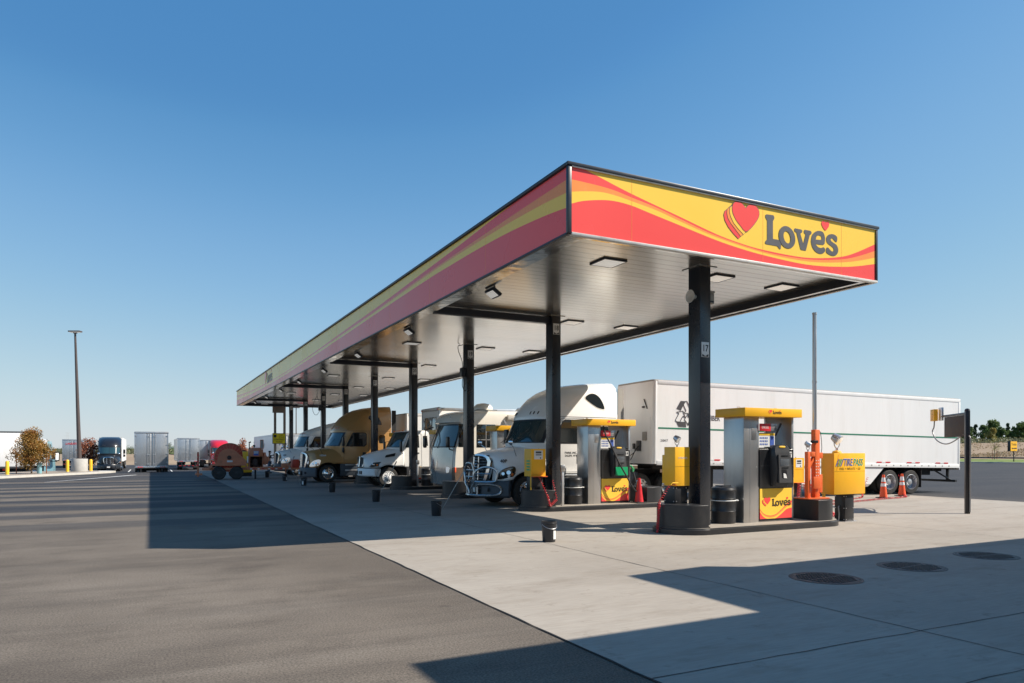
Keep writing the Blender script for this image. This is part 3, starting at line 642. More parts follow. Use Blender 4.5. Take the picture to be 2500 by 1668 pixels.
# waste drums
dr=thing('waste_drum','black lidded waste drum between column 17 and its pump','drum',(12.02,COLY[0]+.05,.149),group='black waste drums on the islands')
MB().lathe([(.27,0),(.285,.02),(.285,.27),(.293,.285),(.285,.30),(.285,.56),(.293,.575),(.285,.59),(.285,.76),(.29,.78),(.27,.83),(.2,.86),(.02,.87)],n=36).build('drum_body','black_paint',dr)
b_=MB(); b_.box((0,0,.875),(.3,.22,.02),.008); b_.box((0,-.05,.865),(.34,.06,.015),.005); b_.build('lid_flap','black_plastic',dr)
b_=MB(); b_.lathe([(.288,.52),(.294,.53),(.288,.545)],n=30,cap=False); b_.ball((.24,-.19,.53),.045,8,(1,1,.5)); bag=b_.build('liner_edge','label_white',dr)
for i in range(1,7): dup(dr,(12.02+(.0 if i!=3 else -.05),COLY[i]+.05,.149),label='black lidded waste drum beside the black column marked %d'%(17+i))
# pumps
PUMPLOGO=logo_mesh('letter_brown',0.6)
def pump(i):
    n=17+i
    t=thing('fuel_pump',{0:'tall stainless and black pump with yellow canopy on island 17, nearest of the pumps',1:'stainless pump with green panel and hanging hose on island 18'}.get(i,'stainless pump with yellow canopy on the island of column %d'%n),'fuel pump',(12.41,COLY[i]-.21,.149),group='fuel pumps under the canopy')
    b_=MB(); b_.bx(0,.48,0,.66,0,2.5,.006); st=b_.build('steel_cabinet','steel',t)
    b_=MB(); b_.bx(.19,.196,-.004,.0,.02,2.4); b_.bx(.24,.4,-.005,0,1.95,2.25,.002); [b_.cyl((x_,-.006,z_),(x_,0,z_),.008,n=8) for x_ in (.22,.42) for z_ in (.5,1.3,1.85,2.28)]; b_.build('access_plate','steel',st)
    b_=MB(); b_.bx(1.56,1.63,0,.66,0,2.5,.006); b_.bx(1.0,1.56,.3,.34,1.76,2.5); b_.bx(.48,1.56,.02,.64,.0,.05); b_.build('side_frame','steel',t)
    MB().bx(.482,1.558,.06,.6,.05,1.77,.01).build('inner_housing','pump_grey',t)
    b_=MB(); b_.bx(-.12,1.74,-.16,.82,2.5,2.7,.006); cp=b_.build('pump_canopy','box_yellow',t)
    put(PUMPLOGO,'logo',(.62,-.163,2.535),'-y',cp,scale=.125)
    b_=MB(); b_.tube([(.1,.3,2.69),(.1,.3,2.74),(.18,.3,2.74),(.18,.3,2.69)],.008,6); b_.tube([(1.3,.3,2.69),(1.3,.3,2.74),(1.38,.3,2.74),(1.38,.3,2.69)],.008,6); b_.build('lifting_eye','alu',cp)
    # black door and payment terminal
    b_=MB(); b_.prism([(-.02,.86),(-.02,1.72),(.05,1.77),(.2,1.77),(.2,.79),(-.0,.80)],'x',.49,1.60); dd=b_.build('pump_door','pump_black',t,smooth=25)
    b_=MB(); b_.bx(.5,1.59,-.024,-.019,1.33,1.338); b_.build('door_seam','pump_grey',dd)
    b_=MB()
    prof=lambda z:-.10-.07*sm(.75,1.1,z)*(1-sm(1.45,1.85,z))
    b_.loops([[( .80+.05*q,0.03,z),(.80+.05*q,-.08,z),(.85+.05*q,prof(z)-.02,z),(1.33-.05*q,prof(z)-.02,z),(1.40-.05*q,-.08,z),(1.40-.05*q,.03,z)] for z,q in ((.84,1.2),(.9,.9),(1.2,.5),(1.5,.1),(1.68,0),(1.77,.5),(1.82,1.6),(1.835,2.8))],True)
    tm=b_.build('payment_terminal','black_paint',t,smooth=30)
    b_=MB(); b_.prism([(.93,.93),(1.36,.93),(1.30,1.60),(.90,1.60)],'y',-.212,-.17); fp=b_.build('face_plate','pump_grey',tm)
    b_=MB(); b_.bx(.95,1.25,-.217,-.213,1.33,1.50,.002); b_.build('display_glass','screen',fp)
    b_=MB(); b_.bx(.98,1.22,-.216,-.213,1.545,1.59,.002); b_.bx(1.0,1.22,-.218,-.213,1.27,1.30); b_.build('card_slot','pump_black',fp)
    b_=MB(); b_.prism([(1.02,1.05),(1.19,1.02),(1.15,1.25),(1.0,1.25)],'y',-.218,-.213); b_.build('receipt_slot','black_plastic',fp,smooth=0)
    b_=MB(); b_.prism([(1.06,1.045),(1.17,1.035),(1.13,1.14),(1.05,1.16)],'y',-.2215,-.2185); b_.build('receipt','label_white',fp,smooth=0)
    b_=MB(); b_.box((1.10,-.125,1.785),(.2,.04,.05),.018); b_.build('terminal_badge','safety_yellow',tm)
    # sign cards above the door
    b_=MB(); b_.bx(.5,1.02,.02,.06,1.79,2.12); c1=b_.build('notice_card','label_white',t)
    b_=MB(); b_.bx(.51,1.01,.014,.019,2.06,2.115); b_.build('yellow_band','safety_yellow',c1)
    b_=MB(); 
    for q in range(5):
        for w in range(3): b_.bx(.53+.055*q,.56+.055*q,.015,.019,1.83+.075*w,1.87+.075*w)
    b_.bx(.86,.99,.015,.0188,1.82,2.04); b_.build('notice_symbols','label_blue',c1)
    b_=MB(); b_.bx(.49,.84,-.03,.0,2.16,2.34,.004); c2=b_.build('price_card','label_red',t)
    put(text_mesh('DIESEL',.08,'label_white',.0,.0006),'price_lettering',(.66,-.0315,2.25),'-y',c2)
    MB().bx(.84,1.04,-.03,.0,2.17,2.34,.004).build('price_display','alu',t)
    MB().cyl((1.0,-.02,2.05),(1.1,-.1,2.35),.02,.03,10).build('hose_arm','black_plastic',t)
    # lower panel with waves
    def lb(x,z): return (x,-.012,z)
    W1=[(.5,.30),(.62,.17),(.8,.105),(1.0,.12),(1.2,.22),(1.38,.33),(1.55,.36)]
    W2=[(.5,.32),(.62,.205),(.8,.145),(1.0,.165),(1.2,.27),(1.38,.385),(1.55,.43)]
    W3=[(.5,.345),(.62,.235),(.8,.18),(1.0,.20),(1.2,.31),(1.38,.43),(1.55,.49)]
    W4=[(.5,.365),(.62,.25),(.8,.195),(1.0,.215),(1.2,.325),(1.38,.46),(1.55,.54)]
    pn=bands('lower_panel',[[(a,b*1.0-.05) for a,b in w] for w in (W1,W2,W3,W4)],.5,1.555,.04,.07,.79,lb,t)
    MB().bx(.49,1.556,-.008,.06,.02,.80).build('panel_back','pump_black',t)
    put(PUMPLOGO,'logo',(.57,-.0155,.30),'-y',pn,scale=.275)
    put(text_mesh(str(n),.11,'black_plastic',.002,.0008),'pump_number',(1.47,-.034,1.60),'-y',t)
    b_=MB(); b_.bx(1.4,1.54,-.031,-.02,1.53,1.67); b_.build('number_card','label_white',t)
    # hose and nozzle
    hp=catmull([(.56,-.02,2.49),(.60,-.10,2.2),(.72,-.2,1.9),(.95,-.30,1.35),(1.25,-.35,.85),(1.5,-.33,.5),(1.72,-.25,.38),(1.78,-.1,.7),(1.74,.0,1.02)] if i else [(1.62,.5,2.4),(1.70,.55,1.9),(1.78,.5,1.1),(1.80,.4,.6),(1.76,.3,.5),(1.72,.3,.9)],6,False)
    MB().tube(hp,.025,8).build('hose','rubber',t)
    b_=MB(); p0=(1.74,.0,1.0) if i else (1.72,.32,.9)
    b_.tube([p0,(p0[0]-.02,p0[1],p0[2]+.12),(p0[0]-.08,p0[1],p0[2]+.2),(p0[0]-.16,p0[1]+.02,p0[2]+.17)],[.03,.035,.03,.014],8); b_.tube([(p0[0]+.04,p0[1],p0[2]+.02),(p0[0]+.07,p0[1],p0[2]+.1),(p0[0],p0[1],p0[2]+.17)],.01,6)
    b_.build('nozzle','label_green' if i else 'black_plastic',t)
    if i==1:
        b_=MB(); b_.prism([(.90,.90),(1.38,.90),(1.37,1.17),(.90,1.17)],'y',-.228,-.2235); b_.build('green_panel','green_panel',t,smooth=0)
    return t
for i in range(6): pump(i)
# yellow service boxes at the lane ends
def dome_lamp(parent,p,az=0.0,s=1.0,name='spot_lamp'):
    b_=MB(); x,y,z=p
    b_.cyl((x,y,z),(x,y,z+.06*s),.025*s,n=10)
    arc=[(x+.08*s*math.cos(a),y,z+.15*s+.09*s*math.sin(a)) for a in [PI+PI*k/8 for k in range(9)]]
    b_.tube([(x-.08*s,y,z+.24*s)]+arc+[(x+.08*s,y,z+.24*s)],.010*s,6)
    o=b_.build(name,'alu',parent)
    b_=MB(); b_.lathe([(.03*s,-.11*s),(.075*s,-.09*s),(.10*s,.0),(.105*s,.07*s),(.095*s,.075*s)],(0,0,0),'y',16); h=b_.build('lamp_housing','alu',o); h.location=(x,y,z+.25*s); h.rotation_euler=(R(-35),0,az+PI)
    b_=MB(); b_.lathe([(.092*s,.078*s),(.05*s,.085*s)],(0,0,0),'y',16); g=b_.build('lens','lamp_lens',o); g.location=h.location; g.rotation_euler=h.rotation_euler
t=thing('service_box','closed yellow service box on black pedestal in front of column 17','service box',(10.53,COLY[0]-.02,.649))
b_=MB(); b_.bx(0,.42,0.0,.38,.40,1.28,.006); bx_=b_.build('box_body','box_yellow',t)
MB().bx(.003,.417,-.003,.0,.835,.839).build('door_seam','trim_dark',bx_)
MB().bx(.01,.41,.386,.47,.45,1.1,.01).build('rear_door','box_yellow',t)
put(text_mesh('///TIREPASS',.06,'label_white',.0,.001,sx=.9),'lettering',(.22,-.002,1.03),'-y',t)
b_=MB(); b_.bx(.03,.39,.04,.42,0,.39,.004); pd=b_.build('pedestal','black_paint',t)
b_=MB(); [b_.cyl((x_,.03,z_),(x_,.045,z_),.012,n=8) for x_ in (.07,.35) for z_ in (.05,.35)]; [b_.cyl((.02,y_,z_),(.04,y_,z_),.012,n=8) for y_ in (.08,.38) for z_ in (.05,.35)]; b_.build('bolt','alu',pd)
dome_lamp(t,(.22,.2,1.28),0.3,.75)
def coil(p0,p1,r,turns,n=9,wire=.009,sag=0.0,uneven=0.0):
    p0=Vector(p0);p1=Vector(p1); d=p1-p0; dn=d.normalized(); u=dn.orthogonal().normalized(); w=dn.cross(u); pts=[]
    N_=int(turns*n)
    for k in range(N_+1):
        t_=k/N_; a=2*PI*turns*t_
        c_=p0+d*t_+Vector((0,0,-sag*4*t_*(1-t_)))
        pts.append(c_+(u*math.cos(a)+w*math.sin(a))*r*(1+uneven*math.sin(7*t_)))
    return pts
t=thing('air_hose','red coiled air hose hanging at the rounded end of island 17','hose',(0,0,0),group='red coiled air hoses')
b_=MB(); X0=10.42;Y0=COLY[0]-.35
b_.tube([(X0+.12,Y0+.3,1.07),(X0,Y0+.25,1.1),(X0-.06,Y0+.3,1.05)],.01,6)
b_.tube(coil((10.38,12.75,1.06),(10.12,12.78,.70),.028,8),.006,5); b_.tube(coil((10.12,12.78,.70),(10.08,12.80,.08),.03,17),.008,5); b_.ball((10.08,12.8,.045),.03,8)
b_.build('hose_coil','hose_red',t)
MB().tube([(10.55,COLY[0]-.1,1.12),(10.35,COLY[0]-.15,1.13),(10.3,COLY[0]-.15,1.08)],.012,6).build('hose_hook','safety_yellow',t)
def open_box(x,y,z,rz,label,group='open yellow air service boxes',leg=0.0):
    t=thing('air_station',label,'air station',(x,y,z),rz,group)
    b_=MB(); b_.bx(0,.5,.03,.46,.40,1.25); b_.bx(0,.5,0,.03,.86,1.25); b_.bx(0,.04,0,.03,.40,.86); b_.bx(.46,.5,0,.03,.40,.86); b_.bx(.04,.46,0,.03,.40,.46)
    bb=b_.build('box_body','box_yellow',t,smooth=0)
    MB().bx(.045,.455,.005,.028,.465,.855).build('recess_panel','box_yellow',bb)
    b_=MB(); b_.bx(.0,.5,-.14,.02,.39,.41); b_.build('shelf','orange_steel',t)
    b_=MB(); b_.bx(.1,.4,-.006,-.001,.93,1.2); lb=b_.build('instruction_card','label_white',t)
    b_=MB(); b_.bx(.15,.35,-.01,-.007,1.11,1.17); b_.bx(.15,.35,-.01,-.007,1.05,1.08); b_.bx(.3,.34,-.01,-.007,.95,.99); b_.build('card_print','pump_grey',lb)
    b_=MB(); b_.bx(.06,.44,.05,.42,-leg,.39,.004); b_.build('pedestal','black_paint',t)
    b_=MB(); [b_.bx(-.006,-.001,.1,.3,.58+.09*q,.63+.09*q) for q in range(4)]; b_.build('side_sticker','label_green',t)
    MB().tube([(-.02,.0,0),(-.02,.0,.55),(.0,.02,.56)],.018,8).build('yellow_rail','safety_yellow',t)
    b_=MB(); b_.tube([(.42,.3,1.24),(.42,.3,1.28)],.02,8); b_.build('vent_stub','alu',t)
    return t
open_box(10.42,COLY[1]-.1,.649,0,'open yellow air service box on black pedestal in front of column 18')
t=thing('air_hose','red coiled air hose slung low across the rounded guard of island 18','hose',(0,0,0),group='red coiled air hoses')
b_=MB(); yy=COLY[1]-.75
b_.tube(coil((10.6,yy+.45,1.03),(10.62,yy,.5),.022,8),.008,5); b_.tube(coil((10.62,yy,.5),(10.7,yy-.02,.18),.03,7),.009,5); b_.tube(coil((10.7,yy-.02,.18),(10.95,yy,.38),.035,7),.009,5); b_.tube(coil((10.95,yy,.38),(10.97,yy+.3,.95),.02,8),.007,5)
b_.build('hose_coil','hose_red',t)
# orange rack with tall grey mast on the far guard of island 17
t=thing('height_rack','orange steel rack with punched post and tall grey mast on the guard of island 17','rack',(14.50,COLY[0]-.15,.648))
b_=MB(); b_.bx(-.12,.62,-.22,.25,0,.03,.004); b_.build('base_plate','orange_steel',t)
b_=MB(); b_.bx(.0,.10,-.09,.01,.03,1.17,.006); b_.bx(.102,.246,-.1,.02,1.05,1.17,.006); b_.prism([(.102,.78),(.102,.90),(.24,1.045),(.248,.98)],'y',-.08,0); b_.bx(.14,.4,-.15,-.12,.25,.55,.01); b_.bx(.42,.56,-.06,.08,.15,.60,.01); b_.bx(.45,.62,-.02,.1,1.0,1.15,.01); b_.build('bracket_frame','orange_steel',t)
b_=MB(); b_.bx(.25,.38,-.1,.03,.03,1.72,.006); b_.bx(.41,.47,-.05,.06,.03,1.72,.004); po=b_.build('punched_post','orange_steel',t)
b_=MB(); [b_.cyl((x_,-.106,.35+.075*k),(x_,-.1,.35+.075*k),.013,n=8) for k in range(9) for x_ in (.28,.35)]; b_.build('punch_holes','label_white',po)
MB().box((.22,-.1,1.42),(.17,.1,.07),.01).build('clamp','black_plastic',t)
MB().cyl((.34,.0,1.0),(.34,.0,4.62),.055,.05,14).build('mast','alu',t)
b_=MB(); b_.cyl((.34,0,2.9),(.34,0,2.94),.062,n=14); b_.cyl((.34,0,4.6),(.34,0,4.65),.058,n=14); b_.build('mast_collar','alu',t)
dome_lamp(t,(.06,-.04,1.17),0.9,.75)
MB().tube(catmull([(.44,0,1.7),(.55,0,1.65),(.6,0,1.3),(.58,0,1.15)],5,False),.008,6).build('cable','black_matte',t)
open_box(19.7,17.6,.34,R(0),'yellow air service box seen behind the orange rack, red hoses below',leg=.33)
t=thing('air_hose','tangle of red coiled air hoses below the yellow box behind the orange rack','hose',(0,0,0),group='red coiled air hoses')
b_=MB(); b_.tube(coil((19.8,17.45,.7),(19.65,17.4,.06),.05,12),.011,5); b_.tube(coil((20.2,17.4,.7),(20.5,17.35,.06),.06,11),.011,5); b_.tube(coil((20.0,17.45,.7),(20.15,17.4,.1),.04,12),.011,5); b_.build('hose_coil','hose_red',t)
# large yellow tyre inflation box
t=thing('inflation_box','big yellow tyre inflation box on a black bolted pedestal beside island 17','service box',(15.56,12.62,0))
b_=MB(); b_.bx(0,1.18,0,.40,.72,1.78,.008); bx_=b_.build('box_body','box_yellow',t)
b_=MB(); b_.bx(.003,1.177,-.002,.0,1.31,1.314); b_.build('door_seam','trim_dark',bx_)
b_=MB(); b_.bx(.49,.82,.06,.38,0.01,.72,.004); pd=b_.build('pedestal','black_paint',t)
b_=MB(); [b_.cyl((x_,.05,z_),(x_,.065,z_),.013,n=8) for x_ in (.52,.79) for z_ in (.06,.35,.66)]; [b_.cyl((.48,y_,z_),(.5,y_,z_),.013,n=8) for y_ in (.09,.35) for z_ in (.06,.35,.66)]; b_.bx(.42,.9,.0,.44,0.006,.018); b_.build('bolt_plate','alu',pd)
MB().tube(catmull([(.47,.22,.4),(.44,.22,.38),(.44,.2,.2),(.42,.2,.02)],4,False),.015,8).build('conduit','alu',t)
MB().bx(-.0,.05,.3,.36,.3,.72).build('yellow_leg','safety_yellow',t)
for s,xx,mm in (('TIRE',.52,'label_blue'),('PASS',.90,'label_green')):
    put(text_mesh(s,.26,'label_white',.008,.0006,shear=.15,sx=.66),'lettering_outline',(xx,-.0035,1.535),'-y',t)
    put(text_mesh(s,.26,mm,.0,.0008,shear=.15,sx=.66),'lettering',(xx,-.0065,1.535),'-y',t)
b_=MB()
for k in range(4): x_=.10+.06*k; b_.prism([(x_-.05,1.44),(x_-.02,1.44),(x_+.08,1.63),(x_+.05,1.63)],'y',-.006,-.003)
b_.build('slash_marks',['label_blue'],t,smooth=0)
b_=MB()
for k in range(2): x_=.16+.06*k; b_.prism([(x_-.05,1.44),(x_-.02,1.44),(x_+.08,1.63),(x_+.05,1.63)],'y',-.0085,-.0065)
b_.build('slash_marks',['label_green'],t,smooth=0)
put(text_mesh('FUEL > INFLATE > GO',.085,'letter_brown',.0,.0008,space=1.35,sx=.72),'tagline',(.60,-.004,1.375),'-y',t)
b_=MB(); b_.lathe([(.12,0),(.10,.05),(.05,.07)],(.3,.16,1.78),n=16); b_.tube(catmull([(.3,.02,1.8),(.18,-.01,1.76),(.15,-.012,1.5),(.1,-.01,1.35)],5,False),.004,5); b_.build('lamp_base','box_yellow',t)
dome_lamp(t,(.3,.16,1.84),.25,1.25)
t=thing('air_hose','long red coiled air hose lying on the concrete out to the two cones','hose',(0,0,0),group='red coiled air hoses')
b_=MB()
path=catmull([(16.3,13.05,.12),(17.2,14.3,.04),(19.6,16.9,.035),(22.3,17.9,.035),(24.4,18.6,.035),(25.6,19.4,.2),(26.3,19.7,.75)],10,False)
def coil_path(path,r,per):
    pts=[]; L=0
    P=[Vector(p) for p in path]
    for a,bq in zip(P[:-1],P[1:]):
        d=bq-a; n=max(2,int(d.length/per*7)); dn=d.normalized(); u=Vector((0,0,1)).cross(dn).normalized(); w=dn.cross(u)
        for k in range(n):
            L+=d.length/n; an=2*PI*L/per; c_=a+d*(k/n); pts.append(c_+u*math.cos(an)*r+w*math.sin(an)*r)
    return pts
b_.tube(coil_path(path,.03,.11),.009,4)
path=catmull([(16.36,13.0,.12),(17.5,14.2,.04),(20.2,16.6,.035),(23.6,17.55,.035),(26.2,18.05,.04),(27.0,18.6,.1),(27.05,18.75,.6),(27.05,18.85,.88)],10,False)
b_.tube(coil_path(path,.03,.11),.009,4); b_.build('hose_coil','hose_red',t,fix=False)
# cones
def cone(x,y,label,h=.9,z=0.008,stripes=True,m='cone_orange',group='traffic cones'):
    t=thing('traffic_cone',label,'cone',(x,y,z),group=group)
    MB().lathe([(.145,.03),(.05,h*.93),(.045,h),(.02,h)],n=24).build('cone_body',m,t)
    MB().box((0,0,.016),(.4,.4,.03),.01).build('cone_base','rubber',t)
    if stripes:
        f=lambda z_:.145-.095*(z_-.03)/(h*.93-.03)+.003
        for a,b in ((.50,.63),(.70,.88)):
            MB().lathe([(f(a*h),a*h),(f(b*h),b*h)],n=24,cap=False).build('reflective_band','reflective',t)
    return t
cone(25.37,18.33,'orange cone with two white bands, the left one by the trailer wheels')
cone(27.06,18.73,'orange cone with a red hose over it, the right one by the trailer wheels')
cone(14.20,COLY[1]-.48,'plain red cone standing behind the hose of pump 18',.8,.15,False,'hose_red')
# steel bollard tubes near drums / barrel
for i,lab in ((1,'slim silver post in front of column 18'),(3,'slim silver post in front of column 20'),(2,'slim silver post in front of column 19')):
    t=thing('squeegee_post',lab,'post',(11.32,COLY[i]-.45,.149),group='slim silver posts by the columns')
    b_=MB(); b_.bx(-.04,.04,-.03,.03,0,1.05,.004); b_.build('channel','alu',t); MB().bx(-.07,.07,-.05,.04,1.05,1.25,.01).build('post_head','steel',t)
# buckets
bk=thing('bucket','black pail with white sticker standing alone in the sun left of island 17','bucket',(7.19,12.6,.007),group='black pails in front of the lanes')
b_=MB(); b_.lathe([(.125,0),(.13,.01),(.148,.33),(.155,.335),(.157,.36),(.152,.365),(.163,.37),(.163,.385),(.154,.39),(.158,.42),(.150,.42),(.142,.37),(.124,.02),(.02,.015)],n=30); b_.build('pail','bucket',bk)
b_=MB(); b_.tube([(.16*math.cos(a),.16*math.sin(a),.36-.09*abs(math.sin(a))) for a in [PI*k/14 -PI for k in range(15)]],.004,5); b_.build('bail_handle','alu',bk)
st=MB(); st.loops([[(.142*math.cos(a)+0,.142*math.sin(a),z) for a in [R(-80)+R(34)*k/5 for k in range(6)]] for z in (.06,.25)],False); st.build('sticker','label_white',bk,smooth=0,fix=False)
BY=[12.6,19.03,25.25,31.8,38.6,44.9,51.5]
for i in range(1,7): dup(bk,(7.2+.05*((i*37)%3-1),BY[i],.007),rz=i*1.3,label='black pail in front of the lane at island %d'%(17+i))
def squeegee(x,y,az,lean,L,label):
    t=thing('squeegee',label,'squeegee',(x,y,.03),az,group='long squeegees standing in the pails')
    top=(L*math.sin(lean),0,L*math.cos(lean))
    MB().cyl((0,0,0.0),top,.011,n=8).build('handle','wall_grey',t); 
    MB().cyl((top[0]*.9,0,top[2]*.9),top,.018,n=8).build('grip','black_matte',t)
squeegee(7.27,19.0,R(-5),R(31),1.65,'wooden handled squeegee leaning out of the pail at island 18')
squeegee(7.25,25.2,R(-8),R(27),1.6,'dark squeegee pole leaning right from the pail at island 19')
squeegee(7.05,38.6,R(185),R(32),1.65,'pale squeegee pole leaning left from the pail at island 21')
squeegee(7.15,44.9,R(-10),R(24),1.6,'thin squeegee pole leaning right from the pail at island 22')
# manholes
def manhole(x,y,label,rz=0):
    t=thing('manhole_cover',label,'manhole cover',(x,y,.0),rz,group='manhole covers in the concrete')
    MB().lathe([(.50,.006),(.50,.012),(.455,.012),(.455,.004)],n=48).build('frame','iron',t)
    b_=MB(); b_.lathe([(.45,.004),(.45,.012),(.02,.012)],n=48); b_.build('lid','iron',t)
    b_=MB()
    for i in range(-7,8):
        for j in range(-7,8):
            px_,py_=i*.058,j*.058
            if px_*px_+py_*py_<.40**2 and not abs(j)<1: b_.box((px_,py_,.015),(.036,.036,.009))
    b_.bx(-.33,.33,-.018,.018,.012,.017); b_.build('lid_studs','iron',t)
manhole(8.70,7.2,'rust brown manhole cover in the shade, nearest and leftmost of three',R(4))
manhole(10.78,7.3,'dark manhole cover in the shade, middle one of three',R(7))
manhole(13.06,7.47,'dark manhole cover by the edge of the shade, rightmost of three',R(-3))
# gooseneck post with panel
t=thing('lane_sign','black post with hanging grey panel, cable and small yellow sign head','sign',(21.29,12.7,.008),R(-40.3))
b_=MB(); b_.bx(-.06,.06,-.06,.06,0,3.0,.01); b_.lathe([(.075,3.0),(.06,3.05),(.02,3.07)],n=12); b_.build('post','black_paint',t)
b_=MB(); b_.tube([(0,.05,2.93),(0,1.95,2.93),(0,2.1,2.93),(0,2.14,2.88)],.035,8); b_.build('arm','black_paint',t)
MB().bx(-.02,.02,.06,1.85,2.25,2.89,.005).build('panel','wall_grey',t).data.materials[0]=mat('panel_grey',(0.075,0.064,0.052),.85,dirt=.5,dirtcol=(.14,.09,.04))
b_=MB(); b_.bx(-.03,.03,2.05,2.35,2.80,3.22,.01); b_.build('mount_plate','alu',t)
b_=MB(); b_.bx(-.16,-.035,2.36,2.72,2.80,3.18,.01); b_.build('sign_head','box_yellow',t)
for k,ch in enumerate('CLOSED'): put(text_mesh(ch,.07,'letter_brown',.002,.001),'sign_letter',(-.163,2.54,3.14-.06*k),'-x',t)
cpts=catmull([(-.1,2.5,2.80),(-.1,2.55,2.6),(-.12,2.62,2.45),(-.1,2.35,2.2),(-.05,1.95,2.07),(-.03,1.5,2.05),(-.03,1.0,2.12),(.0,.5,2.26),(.0,.2,2.32),(.03,-.08,2.25),(.04,-.12,2.05),(.04,-.10,1.3),(.04,-.09,.05)],7,False)
MB().tube(cpts,.02,8).build('cable',mat('cable_grey',(.25,.25,.24),.4),t)
# store building behind the camera (its roof casts the foreground shade)
h=6.5; dx,dy=.96*h,-.555*h
sh=[(2.0,5.95),(6.18,6.05),(6.25,8.66),(7.86,8.82),(8.45,8.45),(30,8.9)]
rf=[(x+dx,y+dy) for x,y in sh]+[(30+dx,-14),(2.0+dx,-14)]
t=thing('store_building','low flat roofed store outside the picture whose roof line shades the foreground','building',(0,0,0))
MB().prism(rf,'z',5.9,h).build('roof','trim_dark',t,smooth=0)
wl=[(rf[0][0]+.1,rf[0][1]-.1),(rf[1][0]+.1,rf[1][1]-.1),(rf[2][0]+.1,rf[2][1]-.1),(rf[3][0],rf[3][1]-.12),(rf[4][0],rf[4][1]-.12),(rf[5][0]-.1,rf[5][1]-.1),(30+dx-.1,-13.9),(2.0+dx+.1,-13.9)]
MB().prism(wl,'z',-.05,5.9).build('wall','wall_cream',t,smooth=0)
b_=MB()
for k in range(5): b_.bx(17+k*3.2,19.4+k*3.2,5.22-.0,5.42,.8,2.8)
b_.build('window','glass_dark',t,smooth=0)
# ------------------------------------------------------------------ wheels
def wheel(parent,x,y,z,side,r=.51,w=.27,style='front',rim='chrome'):
    """side=-1: outer face towards -y"""
    t=MB().lathe([(r*.62,-w*.5),(r*.93,-w*.48),(r*.985,-w*.36),(r,-w*.2),(r,w*.2),(r*.985,w*.36),(r*.93,w*.48),(r*.62,w*.5),(r*.60,w*.3),(r*.60,-w*.3),(r*.62,-w*.5)],n=36,axis='y',cap=False)
    to=t.build('wheel','tyre',parent); 
    b_=MB(); s=-1
    R_=r*.62
    if style=='front': prof=[(R_*1.02,-w*.51),(R_*.98,-w*.53),(R_*.92,-w*.40),(R_*.80,-w*.36),(R_*.74,-w*.52),(R_*.42,-w*.60),(R_*.38,-w*.80),(R_*.22,-w*.88),(R_*.03,-w*.9)]
    else: prof=[(R_*1.02,-w*.51),(R_*.98,-w*.53),(R_*.93,-w*.2),(R_*.86,w*.12),(R_*.48,w*.1),(R_*.42,-w*.25),(R_*.25,-w*.3),(R_*.03,-w*.31)]
    b_.lathe(prof,axis='y',n=32,cap=False); ri=b_.build('rim',rim,to)
    b_=MB()
    for k in range(10):
        a=2*PI*k/10; q=R_*.60 if style=='front' else R_*.68; yy=-w*.575 if style=='front' else w*.09
        b_.cyl((q*math.cos(a),yy,q*math.sin(a)),(q*math.cos(a),yy+.01,q*math.sin(a)),R_*.085,n=10)
    b_.build('hand_hole','black_matte',ri)
    if style=='front':
        b_=MB()
        for k in range(10):
            a=2*PI*(k+.5)/10; q=R_*.45; b_.cyl((q*math.cos(a),-w*.66,q*math.sin(a)),(q*math.cos(a),-w*.56,q*math.sin(a)),.014,n=6)
        b_.build('lug_nut','black_matte',ri)
    to.location=(x,y,z)
    if side>0: to.rotation_euler[2]=PI
    return to
def wheel_like(src,parent,x,y,z,side):
    c=dup(src,(x,y,z),parent=parent); c.rotation_euler[2]=PI if side>0 else 0; return c
